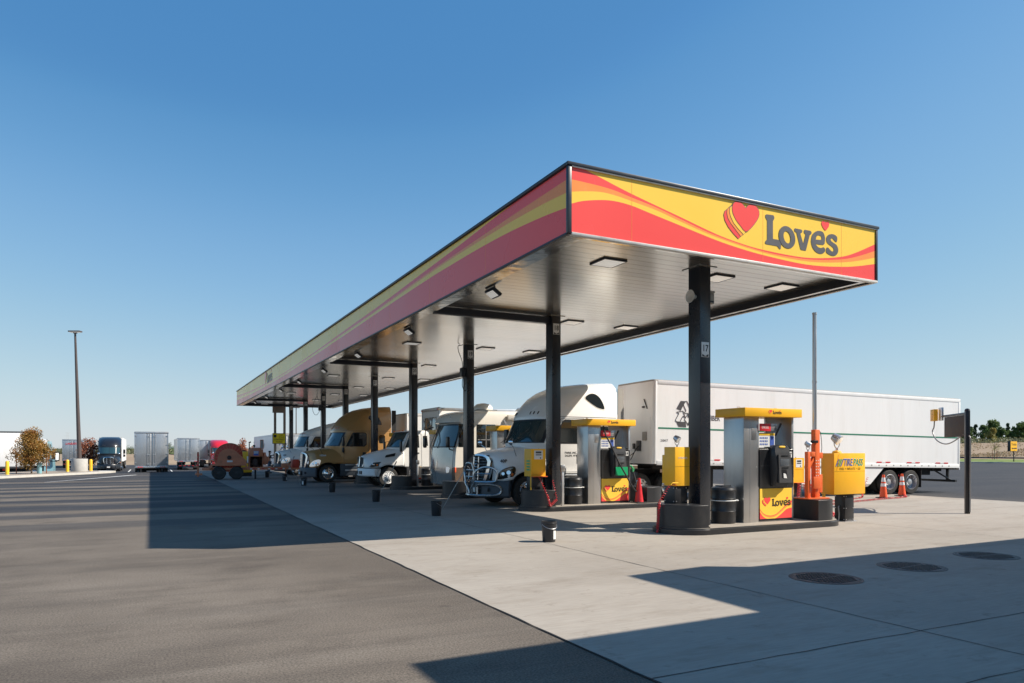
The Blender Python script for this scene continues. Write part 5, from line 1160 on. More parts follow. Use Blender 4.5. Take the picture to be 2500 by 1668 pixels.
# motorhome
def motorhome(label,loc,L=11.5):
    t=thing('motorhome',label,'motorhome',loc); W=1.27
    def ring_(x,w,z0,z1,r=.18):
        p=[(x,-w,z0),(x,-w,z1-r)]+[(x,-w+r-r*math.cos(PI/2*k/4),z1-r+r*math.sin(PI/2*k/4)) for k in range(1,5)]
        return p+[(a,-b,c_) for a,b,c_ in p[::-1]]
    # horizontal slices for a bowed front
    def sl(z,xf,w,x1=L):
        p=[]
        for k in range(-12,13):
            u=k/12; p.append((xf+.45*abs(u)**3.0,w*u,z))
        return p+[(x1,w,z),(x1,-w,z)]
    def span(zs_,m_,name): 
        return MB().loops([sl(z,xf,w) for z,xf,w in zs_]).build(name,m_,t,smooth=35)
    span([(.42,.02,W),(.95,-.02,W),(1.12,-.01,W)],'rv_brown','lower_body')
    span([(1.122,-.005,W-.002),(1.6,.02,W-.002),(1.97,.06,W-.002),(2.0,.08,W-.002),(3.0,.36,W-.002),(3.06,.20,W-.002),(3.25,.26,W-.01),(3.42,.42,W-.03),(3.53,.75,W-.08),(3.60,1.3,W-.2)],'rv_white','upper_body')
    # silver front mask
    b_=MB(); us=[-.93+1.86*k/24 for k in range(25)]
    pt=lambda z,u,off,xf:(xf+.45*abs(u)**3.0-off,W*u,z)
    b_.loops([[pt(z,u,.012,xf) for u in us] for z,xf in ((.40,.02),(.7,.0),(.95,-.02),(1.3,.0),(1.6,.02),(1.97,.06))],closed=False)
    b_.build('front_mask','rv_silver',t,smooth=40,fix=True)
    b_=MB()
    for a,b2 in ((-.94,-.015),(.015,.94)):
        uu=[a+(b2-a)*k/14 for k in range(15)]
        b_.loops([[pt(z,u,.012,interp([(2.0,.08),(3.0,.36)],z)) for u in uu] for z in (2.03,2.3,2.6,2.92)],closed=False)
    ws=b_.build('windshield','glass',t,smooth=40)
    b_=MB(); uu=[-.97+1.94*k/30 for k in range(31)]
    for za,zb in ((1.97,2.03),(2.92,2.99)): b_.loops([[pt(z,u,.016,interp([(2.0,.08),(3.0,.36)],z)) for u in uu] for z in (za,zb)],closed=False)
    for a,b2 in ((-.97,-.93),(.93,.97),(-.015,.015)): b_.loops([[pt(z,u,.016,interp([(2.0,.08),(3.0,.36)],z)) for u in (a,(a+b2)/2,b2)] for z in (2.0,2.5,2.95)],closed=False)
    b_.build('windshield_seal','black_plastic',ws,smooth=0)
    b_=MB(); b_.tube([(.03,-.25,1.95),(.12,-.3,2.25),(.24,-.0,2.62)],.014,5); b_.tube([(.05,.75,1.95),(.13,.7,2.25),(.25,.5,2.62)],.014,5); b_.build('wiper','black_plastic',t)
    b_=MB(); [b_.ball((.26+.12*abs(y)**3,y,3.28),.035,8,(1,1,.8)) for y in (-.95,-.2,0,.2,.95)]; b_.build('marker_lamp','chrome',t)
    for s in (-1,1):
        b_=MB(); b_.box((.33,s*1.02,1.02),(.2,.36,.26),.04,rot=Matrix.Rotation(-s*R(50),4,'Z')); hl=b_.build('headlight','lamp_lens',t)
        b_=MB(); b_.box((.50,s*1.20,1.02),(.2,.12,.24),.03,rot=Matrix.Rotation(-s*R(28),4,'Z')); b_.build('indicator','cone_orange',hl)
        b_=MB(); b_.tube([(.40,s*1.2,2.9),(.1,s*1.45,2.8),(.08,s*1.47,2.3)] if s>0 else [(.42,s*1.1,1.85),(.2,s*1.25,1.9),(.12,s*1.32,2.1)],.025,6); mb=b_.build('mirror_arm','black_plastic',t)
        b_=MB(); b_.box((.08,s*(1.47 if s>0 else 1.36),2.2),(.13,.24,.46),.05); b_.build('mirror','black_plastic',mb)
        Y=s*W
        
        for xa,xb_,za in ((.60,1.05,2.0),(4.2,5.6,2.2),(7,8.2,2.2),(1.45,2.35,1.98)): sw=MB().bx(xa,xb_,Y-.002,Y+s*.008,za,2.98 if xa<4 else 2.9,.003).build('side_window','glass_dark',t)
        b_=MB(); b_.bx(1.5,2.3,Y+s*.0085,Y+s*.011,2.30,2.33); b_.bx(1.88,1.91,Y+s*.0085,Y+s*.011,2.0,2.95); b_.build('window_bar','alu',sw)
        b_=MB(); b_.prism([(.7,1.10),(1.2,1.38),(2.2,1.52),(L-.1,1.58),(L-.1,1.38),(2.4,1.30),(1.5,1.12)],'y',Y-.001,Y+s*.005); b_.build('swoosh_stripe','rv_brown',t,smooth=0)
        b_=MB(); b_.bx(2.9,L-.6,Y,Y+s*.14,3.18,3.42,.03); b_.build('awning','rv_white',t)
    b_=MB(); b_.tube(catmull([(2.75,-W-.04,3.2),(2.8,-W-.1,3.0),(2.95,-W-.06,2.8),(3.0,-W-.03,2.5)],4,False),.03,6); b_.build('awning_arm','alu',t)
    b_=MB(); b_.lathe([(.42,0),(.44,.06),(.42,.2),(.32,.31),(.12,.36),(.01,.37)],(2.2,-.3,3.60),'z',24); b_.build('satellite_dome','rv_white',t)
    b_=MB(); b_.bx(1.7,2.7,-.75,.15,3.585,3.65,.02); b_.build('dome_base','black_matte',t)
    b_=MB(); b_.box((4.6,0,3.72),(1.1,.8,.28),.1,taper=(.75,.8)); b_.box((8.6,0,3.72),(1.1,.8,.28),.1,taper=(.75,.8)); b_.build('roof_air_conditioner','rv_white',t)
    w0=wheel(t,1.75,-1.1,.48,-1,r=.48); wheel_like(w0,t,1.75,1.1,.48,1); wheel_like(w0,t,8.2,-1.1,.48,-1); wheel_like(w0,t,8.2,1.1,.48,1)
    b_=MB()
    for x in (1.75,8.2):
        for s in (-1,1):
            pts=[(x+.56*math.cos(a),.46+.56*math.sin(a)) for a in [PI*k/14 for k in range(15)]]; b_.prism(pts,'y',s*(W-.0),s*(W+.004))
    b_.build('wheel_arch','black_matte',t,smooth=0)
    b_=MB(); b_.bx(.5,L-.4,-.9,.9,.36,.5); b_.build('chassis','black_matte',t,smooth=0)
    return t
motorhome('cream and brown motorhome with big split windshield, fuelling at island 19',(11.12,LANE[2]+.1,0))
# medium box truck with short nose
def box_truck(label,loc,rz=0,boxm='trailer_white',paint='white_paint',L=7.2,name='box_truck'):
    t=thing(name,label,'truck',loc,rz); HX=1.12
    stn=[(0.00,[(.55,.98),(.57,1.15),(.58,1.32),(.52,1.46),(.30,1.53),(0,1.55)]),
         (0.12,[(.80,.98),(.80,1.15),(.72,1.34),(.58,1.50),(.33,1.58),(0,1.60)]),
         (0.45,[(1.04,.98),(1.04,1.14),(.92,1.40),(.70,1.58),(.42,1.68),(0,1.71)]),
         (0.85,[(1.14,1.0),(1.15,1.2),(1.02,1.46),(.80,1.68),(.50,1.80),(0,1.83)]),
         (1.45,[(1.16,1.05),(1.17,1.30),(1.08,1.60),(.92,1.82),(.60,1.93),(0,1.96)]),
         (1.95,[(1.12,1.05),(1.13,1.40),(1.10,1.70),(1.0,1.90),(.65,1.98),(0,2.01)])]
    fine,P=hood_loft(stn); loops=[]; HR=.62
    for x in fine:
        pr=[list(p) for p in P(x)]; zb=pr[0][1]
        if abs(x-HX)<HR: zb=max(zb,.50+math.sqrt(HR*HR-(x-HX)**2))
        pr[0][1]=zb; pr[1][1]=max(pr[1][1],zb+.03); pr[2][1]=max(pr[2][1],pr[1][1]+.06)
        h=catmull([tuple(p) for p in pr],3,False); loops.append([(x,-a,b) for a,b in h]+[(x,a,b) for a,b in h[-2::-1]])
    hd=MB().loops(loops,closed=False).build('hood',paint,t,smooth=50); q=hd.modifiers.new('thick','SOLIDIFY'); q.thickness=.025; q.offset=-1
    b_=MB(); b_.bx(.25,1.9,-.5,.5,.5,1.25); b_.bx(.45,.7,-.95,.95,.5,.95); b_.build('engine_bay','black_matte',t,smooth=0)
    def plan(z,i=0.0):
        return [(-.10+.50*abs(k/10)**2.6+i,1.16*k/10*(1-i*.4),z) for k in range(-10,11)]+[(.72,1.13,z),(.72,-1.13,z)]
    bp=MB().loops([plan(.55,.05),plan(.60),plan(.88),plan(.94,.04)]).build('bumper','bumper_white',t,smooth=40)
    MB().loops([plan(.942,.06),plan(.985,.07)]).build('bumper_gap','black_plastic',t,smooth=40)
    b_=MB(); b_.bx(-.11,-.05,-.46,-.34,.66,.82); b_.bx(-.125,-.09,-.2,-.12,.66,.82); b_.bx(-.11,-.05,.12,.42,.66,.82); b_.build('bumper_slot','black_plastic',bp)
    # grille: angled chrome bars and centre emblem ring
    b_=MB(); gx=lambda z:-.06+.12*(z-1.0)
    for k in range(5):
        z=1.06+.09*k; b_.loops([[(gx(z)+.55*abs(u)**2.2*.5,.52*u,z-.015) for u in [j/6 for j in range(-6,7)]],[(gx(z)-.02+.55*abs(u)**2.2*.5,.52*u,z) for u in [j/6 for j in range(-6,7)]],[(gx(z)+.55*abs(u)**2.2*.5,.52*u,z+.015) for u in [j/6 for j in range(-6,7)]]],closed=False)
    b_.tube([(gx(z)-.02,0,z) for z in (1.02,1.2,1.48)],.035,8); b_.tube([(gx(1.0)+.02,-.5,1.02),(gx(1.5)+.1,-.54,1.46),(gx(1.52),0,1.54),(gx(1.5)+.1,.54,1.46),(gx(1.0)+.02,.5,1.02)],.022,6)
    gr=b_.build('grille','chrome',t); MB().lathe([(.04,-.01),(.07,0),(.04,.01)],(gx(1.45)-.03,0,1.46),'x',16).build('emblem','chrome',gr)
    MB().prism([(-.54,.98),(.54,.98),(.56,1.5),(-.56,1.5)],'x',-.005,.002).build('grille_mesh','black_matte',gr,smooth=0)
    for s in (-1,1):
        b_=MB(); b_.prism([(.18,1.03),(.66,1.06),(.76,1.28),(.40,1.25)],'y',s*.93,s*1.10); hl=b_.build('headlight','pump_grey',t,smooth=0)
        MB().ball((.36,s*1.075,1.14),.07,10,(1,.6,1)).build('reflector','chrome',hl); MB().ball((.55,s*1.09,1.12),.05,10,(1,.6,1)).build('indicator','amber',hl)
        b_=MB(); b_.prism([(.95,1.50),(1.45,1.56),(1.50,1.72),(1.02,1.62)],'y',s*1.06,s*1.115); b_.build('hood_vent','black_plastic',t,smooth=0)
    # cab
    fr=[(1.0,1.6),(1.98,1.45),(2.02,1.45),(2.78,1.85),(2.84,1.95),(2.88,2.2)]
    def sl(z):
        xf=interp(fr,z); w=1.05 if z<2.7 else 1.05-.12*((z-2.7)/.18)**2; p=[(xf+.42*abs(k/12)**3,w*k/12,z) for k in range(-12,13)]
        return p+[(3.55,w,z),(3.55,-w,z)]
    MB().loops([sl(z) for z in (1.02,1.5,1.98,2.02,2.3,2.6,2.78,2.84,2.88)]).build('cab_body',paint,t,smooth=38)
    pt=lambda z,u,off:(interp(fr,z)+.42*abs(u)**3-off,1.05*u,z)
    b_=MB(); b_.loops([[pt(z,-.92+1.84*k/24,.01) for k in range(25)] for z in (2.04,2.3,2.5,2.74)],closed=False); ws=b_.build('windshield','glass',t,smooth=40)
    b_=MB(); uu=[-.96+1.92*k/24 for k in range(25)]
    for a,b2 in ((2.0,2.04),(2.74,2.79)): b_.loops([[pt(z,u,.008) for u in uu] for z in (a,b2)],closed=False)
    b_.build('windshield_seal','black_plastic',ws,smooth=0)
    for s in (-1,1):
        Y=s*1.052; MB().prism([(2.02,2.0),(2.25,2.60),(2.75,2.62),(2.78,2.0)],'y',Y,Y+s*.006).build('side_window','glass_dark',t,smooth=0); MB().prism([(2.98,2.1),(2.98,2.6),(3.2,2.6),(3.25,2.1)],'y',Y,Y+s*.006).build('side_window','glass_dark',t,smooth=0)
        b_=MB(); ds=[(1.92,1.05),(1.92,1.98),(2.2,2.70),(2.88,2.72),(2.92,1.05)]
        for p,q in zip(ds,ds[1:]+ds[:1]): b_.tube([(p[0],Y,p[1]),(q[0],Y,q[1])],.006,4)
        b_.build('door_seam','trim_dark',t,smooth=0)
        b_=MB(); b_.box((2.7,Y+s*.01,1.72),(.16,.03,.05),.01); b_.build('door_handle','black_plastic',t)
        b_=MB(); b_.tube([(1.95,Y,2.35),(1.7,s*1.34,2.3),(1.7,s*1.34,1.75),(1.92,Y,1.7)],.015,6); mb=b_.build('mirror_bracket','black_plastic',t); MB().box((1.68,s*1.42,2.05),(.1,.2,.55),.04).build('mirror','black_plastic',mb)
        pts=[(HX+HR*math.cos(a),.50+HR*math.sin(a)) for a in [PI*k/16 for k in range(17)]]
        MB().loops([[(x,s*1.17,z) for x,z in pts],[(x,s*.7,z) for x,z in pts]],closed=False).build('wheel_arch','black_matte',t)
        MB().bx(2.1,3.3,s*1.0,s*1.08,.45,1.0,.01).build('fuel_step','pump_grey',t)
    b_=MB(); [b_.box((2.0,y,2.86),(.1,.06,.05),.01) for y in (-.7,-.2,0,.2,.7)]; b_.build('marker_lamp','amber',t)
    # box
    b_=MB()
    def rg(x,w,z0,z1,r=.2): return [(x,-w,z0),(x,-w,z1-r)]+[(x,-w+r*(1-math.cos(PI/2*k/4)),z1-r+r*math.sin(PI/2*k/4)) for k in range(1,5)]+[(x,w-r*(1-math.cos(PI/2*k/4)),z1-r+r*math.sin(PI/2*k/4)) for k in range(4,0,-1)]+[(x,w,z1-r),(x,w,z0)]
    b_.loops([rg(3.78,1.27,1.0,4.05,.02),rg(3.78+L,1.27,1.0,4.05,.02)]); bx_=b_.build('cargo_box',boxm,t,smooth=30)
    b_=MB(); b_.bx(3.70,3.90,-1.30,1.30,3.92,4.10,.06); b_.bx(3.74,3.82,-1.30,-1.22,.98,3.95,.02); b_.bx(3.74,3.82,1.22,1.30,.98,3.95,.02); b_.bx(3.8,3.78+L,-1.29,-1.25,3.93,4.07,.01); b_.bx(3.8,3.78+L,-1.29,-1.25,.95,1.1,.01); b_.build('box_rail','alu',bx_)
    b_=MB(); b_.bx(3.72,3.76,-.9,.9,2.2,3.6,.01); b_.build('front_panel','rv_silver',bx_)
    b_=MB(); [b_.box((3.72,s*1.2,4.0),(.06,.12,.06),.01) for s in (-1,1)]; b_.build('clearance_lamp','red_plastic',bx_)
    b_=MB(); b_.bx(.6,3.7+L,-.45,-.35,.7,.95); b_.bx(.6,3.7+L,.35,.45,.7,.95); b_.bx(1.1,1.8,-.9,.9,.4,.55); b_.build('chassis','black_matte',t,smooth=0)
    w0=wheel(t,HX,-1.02,.50,-1,r=.50,rim='bumper_white'); wheel_like(w0,t,HX,1.02,.5,1); wheel_like(w0,t,8.2,-1.05,.5,-1); wheel_like(w0,t,8.2,1.05,.5,1)
    return t
box_truck('short nosed white box truck parked at island 20',(9.55,LANE[3]-.1,0))
tractor('sleeper_truck','gold brown sleeper truck with dark bumper, fuelling beside island 21',(7.90,LANE[4]-.1,0),0,'gold_paint',number='10264',style=2,cab_roof=4.46)
trailer('white box trailer coupled behind the gold truck',(13.75,LANE[4]-.1,0),0,L=14.5,gear=False)
tractor('sleeper_truck','white sleeper truck numbered 639 with long sloping roof, farthest at the pumps',(8.45,LANE[6],0),0,'white_paint',lower='grey_bumper',number='639',style=1)
trailer('white box trailer coupled behind the truck numbered 639',(14.3,LANE[6],0),0,L=14.5,gear=False)
# ------------------------------------------------------------------ cable reel trailer
t=thing('reel_trailer','orange cable reel trailer with open engine box standing at the left end of the lanes','trailer',(2.9,49.0,0.0),R(-3))
b_=MB(); b_.bx(0,7.6,-.08,.0,.60,.74,.005); b_.bx(0,7.6,1.5,1.58,.60,.74,.005); [b_.bx(x,x+.1,0,1.5,.60,.72) for x in (0,1.2,2.4,3.6,5.2,6.4,7.5)]; b_.bx(3.2,5.6,-.0,1.5,.74,.78); b_.tube([(7.5,0,.66),(8.6,.75,.62)],.06,6); b_.tube([(7.5,1.5,.66),(8.6,.75,.62)],.06,6); fr=b_.build('frame','reel_orange',t)
b_=MB(); [b_.bx(x,x+.2,-.086,-.081,.63,.70) for x in (3.5,4.2,5.2,5.9,6.6,7.2)]; b_.build('white_tape','label_white',fr,smooth=0)
b_=MB(); [b_.bx(x,x+.25,-.0855,-.081,.63,.70) for x in (3.75,4.6,5.5,6.3)]; b_.build('red_tape','label_red',fr,smooth=0)
b_=MB(); b_.prism([(.25,.60),(.5,.98),(2.95,.98),(3.35,.62),(3.2,.60),(2.85,.88),(.62,.88),(.4,.60)],'y',-.28,.1); b_.build('mudguard','reel_orange',t,smooth=0)
for x in (.98,2.02):
    b_=MB(); b_.lathe([(.24,-.13),(.37,-.13),(.41,-.08),(.42,.0),(.41,.08),(.37,.13),(.24,.13)],n=30,axis='y'); w=b_.build('wheel','tyre',t); w.location=(x,-.14,.42)
    b_=MB(); b_.lathe([(.25,-.13),(.23,-.10),(.12,-.08),(.10,-.13),(.02,-.14)],n=20,axis='y',cap=False); b_.build('rim','black_paint',w)
    dup(w,(x,1.64,.42),parent=t)
# reel
b_=MB(); b_.lathe([(.89,-.02),(.92,0),(.92,.05),(.89,.07)],(1.62,.05,1.40),'y',48); b_.lathe([(.89,-.02),(.92,0),(.92,.05),(.89,.07)],(1.62,1.35,1.40),'y',48); b_.lathe([(.55,.1),(.55,1.36)],(1.62,.05,1.40),'y',32); rl=b_.build('reel','reel_red',t)
b_=MB()
for k in range(24):
    a=2*PI*k/24; c_,s_=math.cos(a),math.sin(a)
    b_.tube([(1.62+.50*c_,.02,1.40+.50*s_),(1.62+.88*c_,.02,1.40+.88*s_)],.016,5)
b_.lathe([(.86,-.02),(.92,-.06),(.93,.02)],(1.62,.05,1.40),'y',48,cap=False)
b_.build('reel_spoke','reel_orange',rl)
b_=MB(); pl_=[(.75,.98),(.86,1.15)]+[(1.55+.64*math.cos(a),1.36+.60*math.sin(a)) for a in [PI-.3-(PI-.3-.75)*k/12 for k in range(13)]]+[(2.9,1.25),(3.3,1.02),(3.0,.98)]
b_.prism(pl_,'y',1.52,1.56); b_.build('side_plate','reel_orange',t,smooth=0); sd=MB().prism(pl_,'y',-.06,-.02).build('side_plate','reel_orange',t,smooth=0)
b_=MB(); b_.cyl((1.58,-.12,1.40),(1.58,-.06,1.40),.13,n=20); b_.cyl((1.58,-.16,1.40),(1.58,-.12,1.40),.06,n=12); b_.cyl((3.1,-.10,1.12),(3.1,-.06,1.12),.1,n=16); b_.build('axle_hub','engine',sd)
b_=MB(); b_.bx(1.45,1.78,-.066,-.061,1.10,1.22,.002); b_.build('maker_plate','label_white',sd)
b_=MB(); b_.bx(-.30,-.18,-.07,.07,.2,1.75,.01); b_.bx(-.3,-.2,1.4,1.55,.2,1.5,.01); b_.bx(-.4,0,-.1,1.55,.3,.42); b_.build('rear_jack_post','reel_orange',t)
b_=MB(); [b_.bx(-.29,-.19,-.078,-.072,.9+.2*k,1.0+.2*k) for k in range(4)]; b_.build('reflector_strip','label_red',t,smooth=0)
# engine box
b_=MB(); b_.bx(3.45,4.75,.0,1.2,1.45,1.93,.02); b_.bx(3.45,3.52,0,1.2,.78,1.45); b_.bx(4.68,4.75,0,1.2,.78,1.45); b_.bx(3.52,4.68,1.14,1.2,.78,1.45); b_.box((4.12,.6,1.98),(1.0,.9,.10),.03,taper=(.8,.8)); eb=b_.build('engine_box','reel_orange',t)
b_=MB(); b_.bx(4.45,4.78,-.06,.0,1.95,2.55,.01); b_.build('raised_hatch','reel_orange',eb); MB().bx(4.5,4.73,-.066,-.061,2.0,2.5).build('hatch_mesh','wall_grey',eb)
b_=MB(); b_.bx(3.85,4.32,-.008,-.001,1.52,1.82); b_.build('control_panel','label_blue',eb,smooth=0)
b_=MB(); [b_.bx(3.88+.11*k,3.95+.11*k,-.012,-.0085,1.64,1.80) for k in range(4)]; b_.build('gauge','label_white',eb,smooth=0)
b_=MB(); rnd=random.Random(5)
for k in range(22): b_.box((rnd.uniform(3.7,4.6),rnd.uniform(.15,.9),rnd.uniform(.85,1.38)),(rnd.uniform(.1,.35),.3,rnd.uniform(.1,.3)),.03,rot=rnd.uniform(0,3))
b_.lathe([(.24,0),(.26,.05),(.1,.06)],(4.0,.08,1.08),'y',18); b_.build('engine_block','engine',t)
b_=MB(); b_.tube([(3.5,.6,1.9),(3.5,.6,2.3),(3.44,.6,2.36),(3.66,.6,2.4)],.05,8); b_.cyl((3.95,.6,1.95),(3.95,.6,2.12),.05); b_.cyl((3.95,.6,2.10),(3.95,.6,2.22),.11,n=12); b_.build('exhaust_stack','black_matte',t)
b_=MB(); b_.lathe([(.10,0),(.12,.03),(.12,.4),(.10,.42)],(3.2,-.1,1.05),'z',16); b_.build('fluid_tank','label_white',t)
b_=MB(); 
for k in range(9): b_.lathe([(.24,0),(.30,.02),(.30,.05),(.24,.07)],(4.98,.1+.1*k,1.22),'y',20)
for k in range(12): b_.box((rnd.uniform(4.8,5.3),rnd.uniform(.1,1.0),rnd.uniform(.9,1.7)),(.2,.2,.25),.02,rot=rnd.uniform(0,3))
b_.build('hydraulic_drum','reel_orange',t)
b_=MB(); b_.bx(3.95,4.1,.1,.25,.0,.6); b_.build('jack_stand','black_matte',t)
b_=MB(); b_.bx(6.9,7.0,.2,.3,.05,1.0); b_.bx(6.5,7.4,-.05,.3,.78,1.0,.02); b_.build('tongue_jack','reel_orange',t)
b_=MB(); b_.bx(7.6,8.3,.3,1.2,.70,1.25,.03); b_.build('tool_box','reel_red',t)
for o_ in [q for q in bpy.data.objects if q.type=='MESH' and (q.parent==t or (q.parent and q.parent.parent==t)) and q.location.length<1e-6]:
    for v_ in o_.data.vertices:
        x_=v_.co.x
        if x_>3.45: v_.co.x=2.79+(x_-3.45)*.65
        elif x_>2.3: v_.co.x=2.3+(x_-2.3)*.426
t=thing('yellow_tank','yellow slab tank behind the engine box of the reel trailer','tank',(5.55,54.4,0))
b_=MB(); b_.bx(-.05,1.0,0,1.2,.25,1.78,.12); b_.build('tank_body','safety_yellow',t); b_=MB(); b_.bx(0,.95,.1,1.1,0,.25); b_.build('skid','black_matte',t); b_=MB(); b_.lathe([(.16,0),(.16,.06),(.05,.08)],(.5,.6,1.78),n=16); b_.build('filler_cap','black_matte',t)
# person washing the windshield of truck 639
def skin_body(name,V,E_,rad,m,parent=None,sub=2,root=0):
    me=bpy.data.meshes.new(name); me.from_pydata(V,E_,[]); o=bpy.data.objects.new(name,me); col.objects.link(o)
    mo=o.modifiers.new('skin','SKIN'); 
    for i,r_ in enumerate(rad): me.skin_vertices[0].data[i].radius=(r_,r_) if not isinstance(r_,tuple) else r_
    me.skin_vertices[0].data[root].use_root=True; mo.use_smooth_shade=True
    s_=o.modifiers.new('sub','SUBSURF'); s_.levels=sub; s_.render_levels=sub
    me.materials.append(M[m]); 
    if parent: o.parent=parent
    return o
t=thing('person','person in dark shirt and cap reaching towards the truck numbered 639','person',(8.48,59.9,.008),R(-12))
V=[(0,0,.95),(0,0,1.15),(0,0,1.38),(0,0,1.50),(.02,0,1.60),(.03,0,1.70),  # pelvis spine neck head
   (0,.10,.88),(.03,.11,.50),(-.02,.12,.08),(.12,.12,.04),(0,-.10,.88),(-.05,-.11,.50),(-.12,-.12,.08),(.02,-.12,.04),
   (0,.20,1.40),(.16,.26,1.22),(.40,.24,1.30),(0,-.20,1.42),(.22,-.24,1.42),(.46,-.20,1.58),(.54,-.19,1.62),(.48,.23,1.33)]
E_=[(0,1),(1,2),(2,3),(3,4),(4,5),(0,6),(6,7),(7,8),(8,9),(0,10),(10,11),(11,12),(12,13),(2,14),(14,15),(15,16),(2,17),(17,18),(18,19),(19,20),(16,21)]
rad=[.13,.12,.14,.06,.09,.095,.09,.065,.045,.04,.09,.065,.045,.04,.065,.045,.034,.065,.045,.034,.035,.035]
skin_body('body',V,E_,rad,'skin',t)
for nm,idx,mm,k in (('shirt',[1,2,14,15,17,18],'shirt',1.22),('trousers',[0,6,7,8,10,11,12],'jeans',1.28)):
    mp={a:i for i,a in enumerate(idx)}; e2=[(mp[a],mp[b]) for a,b in E_ if a in mp and b in mp]
    skin_body(nm,[V[i] for i in idx],e2,[rad[i]*k for i in idx],mm,t,1)
b_=MB(); b_.lathe([(.112,0),(.115,.04),(.09,.10),(.02,.13)],(.03,0,1.69),n=18); b_.box((.14,0,1.70),(.13,.15,.015),.005); b_.build('cap','shirt',t)
b_=MB(); b_.box((.05,.12,.05),(.28,.10,.09),.03); b_.box((-.05,-.12,.05),(.28,.10,.09),.03); b_.build('shoes','black_matte',t)
for s,(x,y,z) in ((-1,(.56,-.19,1.63)),(1,(.50,.23,1.34))):
    b_=MB(); b_.box((x,y,z),(.08,.03,.08),.012)
    for k in range(4): b_.tube([(x+.03,y,z-.03+.02*k),(x+.08,y-.01,z-.03+.022*k),(x+.09,y-.035,z-.03+.022*k)],.008,5)
    b_.tube([(x-.01,y,z-.03),(x+.03,y-.04,z-.04)],.009,5); b_.build('hand','skin',t)
t=thing('squeegee','long washing pole held out to the truck numbered 639','squeegee',(9.03,59.6,1.6),R(-16))
MB().cyl((-.3,-.1,-.2),(.75,-.25,.75),.014,n=8).build('handle','wall_grey',t); MB().box((.75,-.25,.77),(.08,.3,.06),.01).build('sponge_head','black_matte',t)
# ------------------------------------------------------------------ left background
LZ=-.65
t=thing('light_pole','tall tapering brown light pole with flat lamp head on a round concrete base','light pole',(-5.13,67.5,.15))
b_=MB(); b_.lathe([(.58,-.1),(.59,.0),(.59,1.0),(.57,1.03),(.02,1.035)],n=40); b_.build('pole_base','concrete_cast',t)
po=MB(); po.cyl((0,0,1.03),(-.30,.0,11.2),.17,.075,16); po.box((0,0,1.05),(.45,.45,.05),.01); po.build('pole','pole_brown',t)
b_=MB(); b_.box((-.30,0,11.3),(.95,.42,.10),.02,rot=R(-27)); b_.box((-.30,0,11.24),(.3,.16,.2),.02); b_.build('lamp_head','pole_brown',t)
b_=MB(); b_.box((-.30,0,11.235),(.85,.36,.04),.01,rot=R(-27)); b_.build('lamp_lens','lamp_lens',t)
def bollard(x,y,label):
    t=thing('bollard',label,'bollard',(x,y,.15),group='yellow bollards on the kerb island')
    MB().lathe([(.115,-.02),(.115,.88),(.10,.94),(.06,.975),(.01,.985)],n=24).build('sleeve','safety_yellow',t)
    MB().lathe([(.1,-.1),(.135,-.1),(.135,.02),(.116,.03)],n=24).build('footing','concrete_cast',t)
bollard(-8.82,59.8,'yellow bollard at the left edge beside the golden tree')
bollard(-5.8,65.7,'yellow bollard just left of the round concrete base')
bollard(-4.34,67.6,'yellow bollard just right of the round concrete base')
def leaf_cloud(b_,pts,size,rnd,n,fn):
    for _ in range(n):
        c_=fn(); 
        if c_ is None: continue
        s=size*rnd.uniform(.6,1.4); d=Vector((rnd.gauss(0,1),rnd.gauss(0,1),rnd.gauss(0,1))).normalized(); u=d.orthogonal().normalized(); u.rotate(Matrix.Rotation(rnd.uniform(0,6.28),3,d)); w=d.cross(u)
        b_.face([c_-u*s,c_-w*s*.6,c_+u*s,c_+w*s*.6])
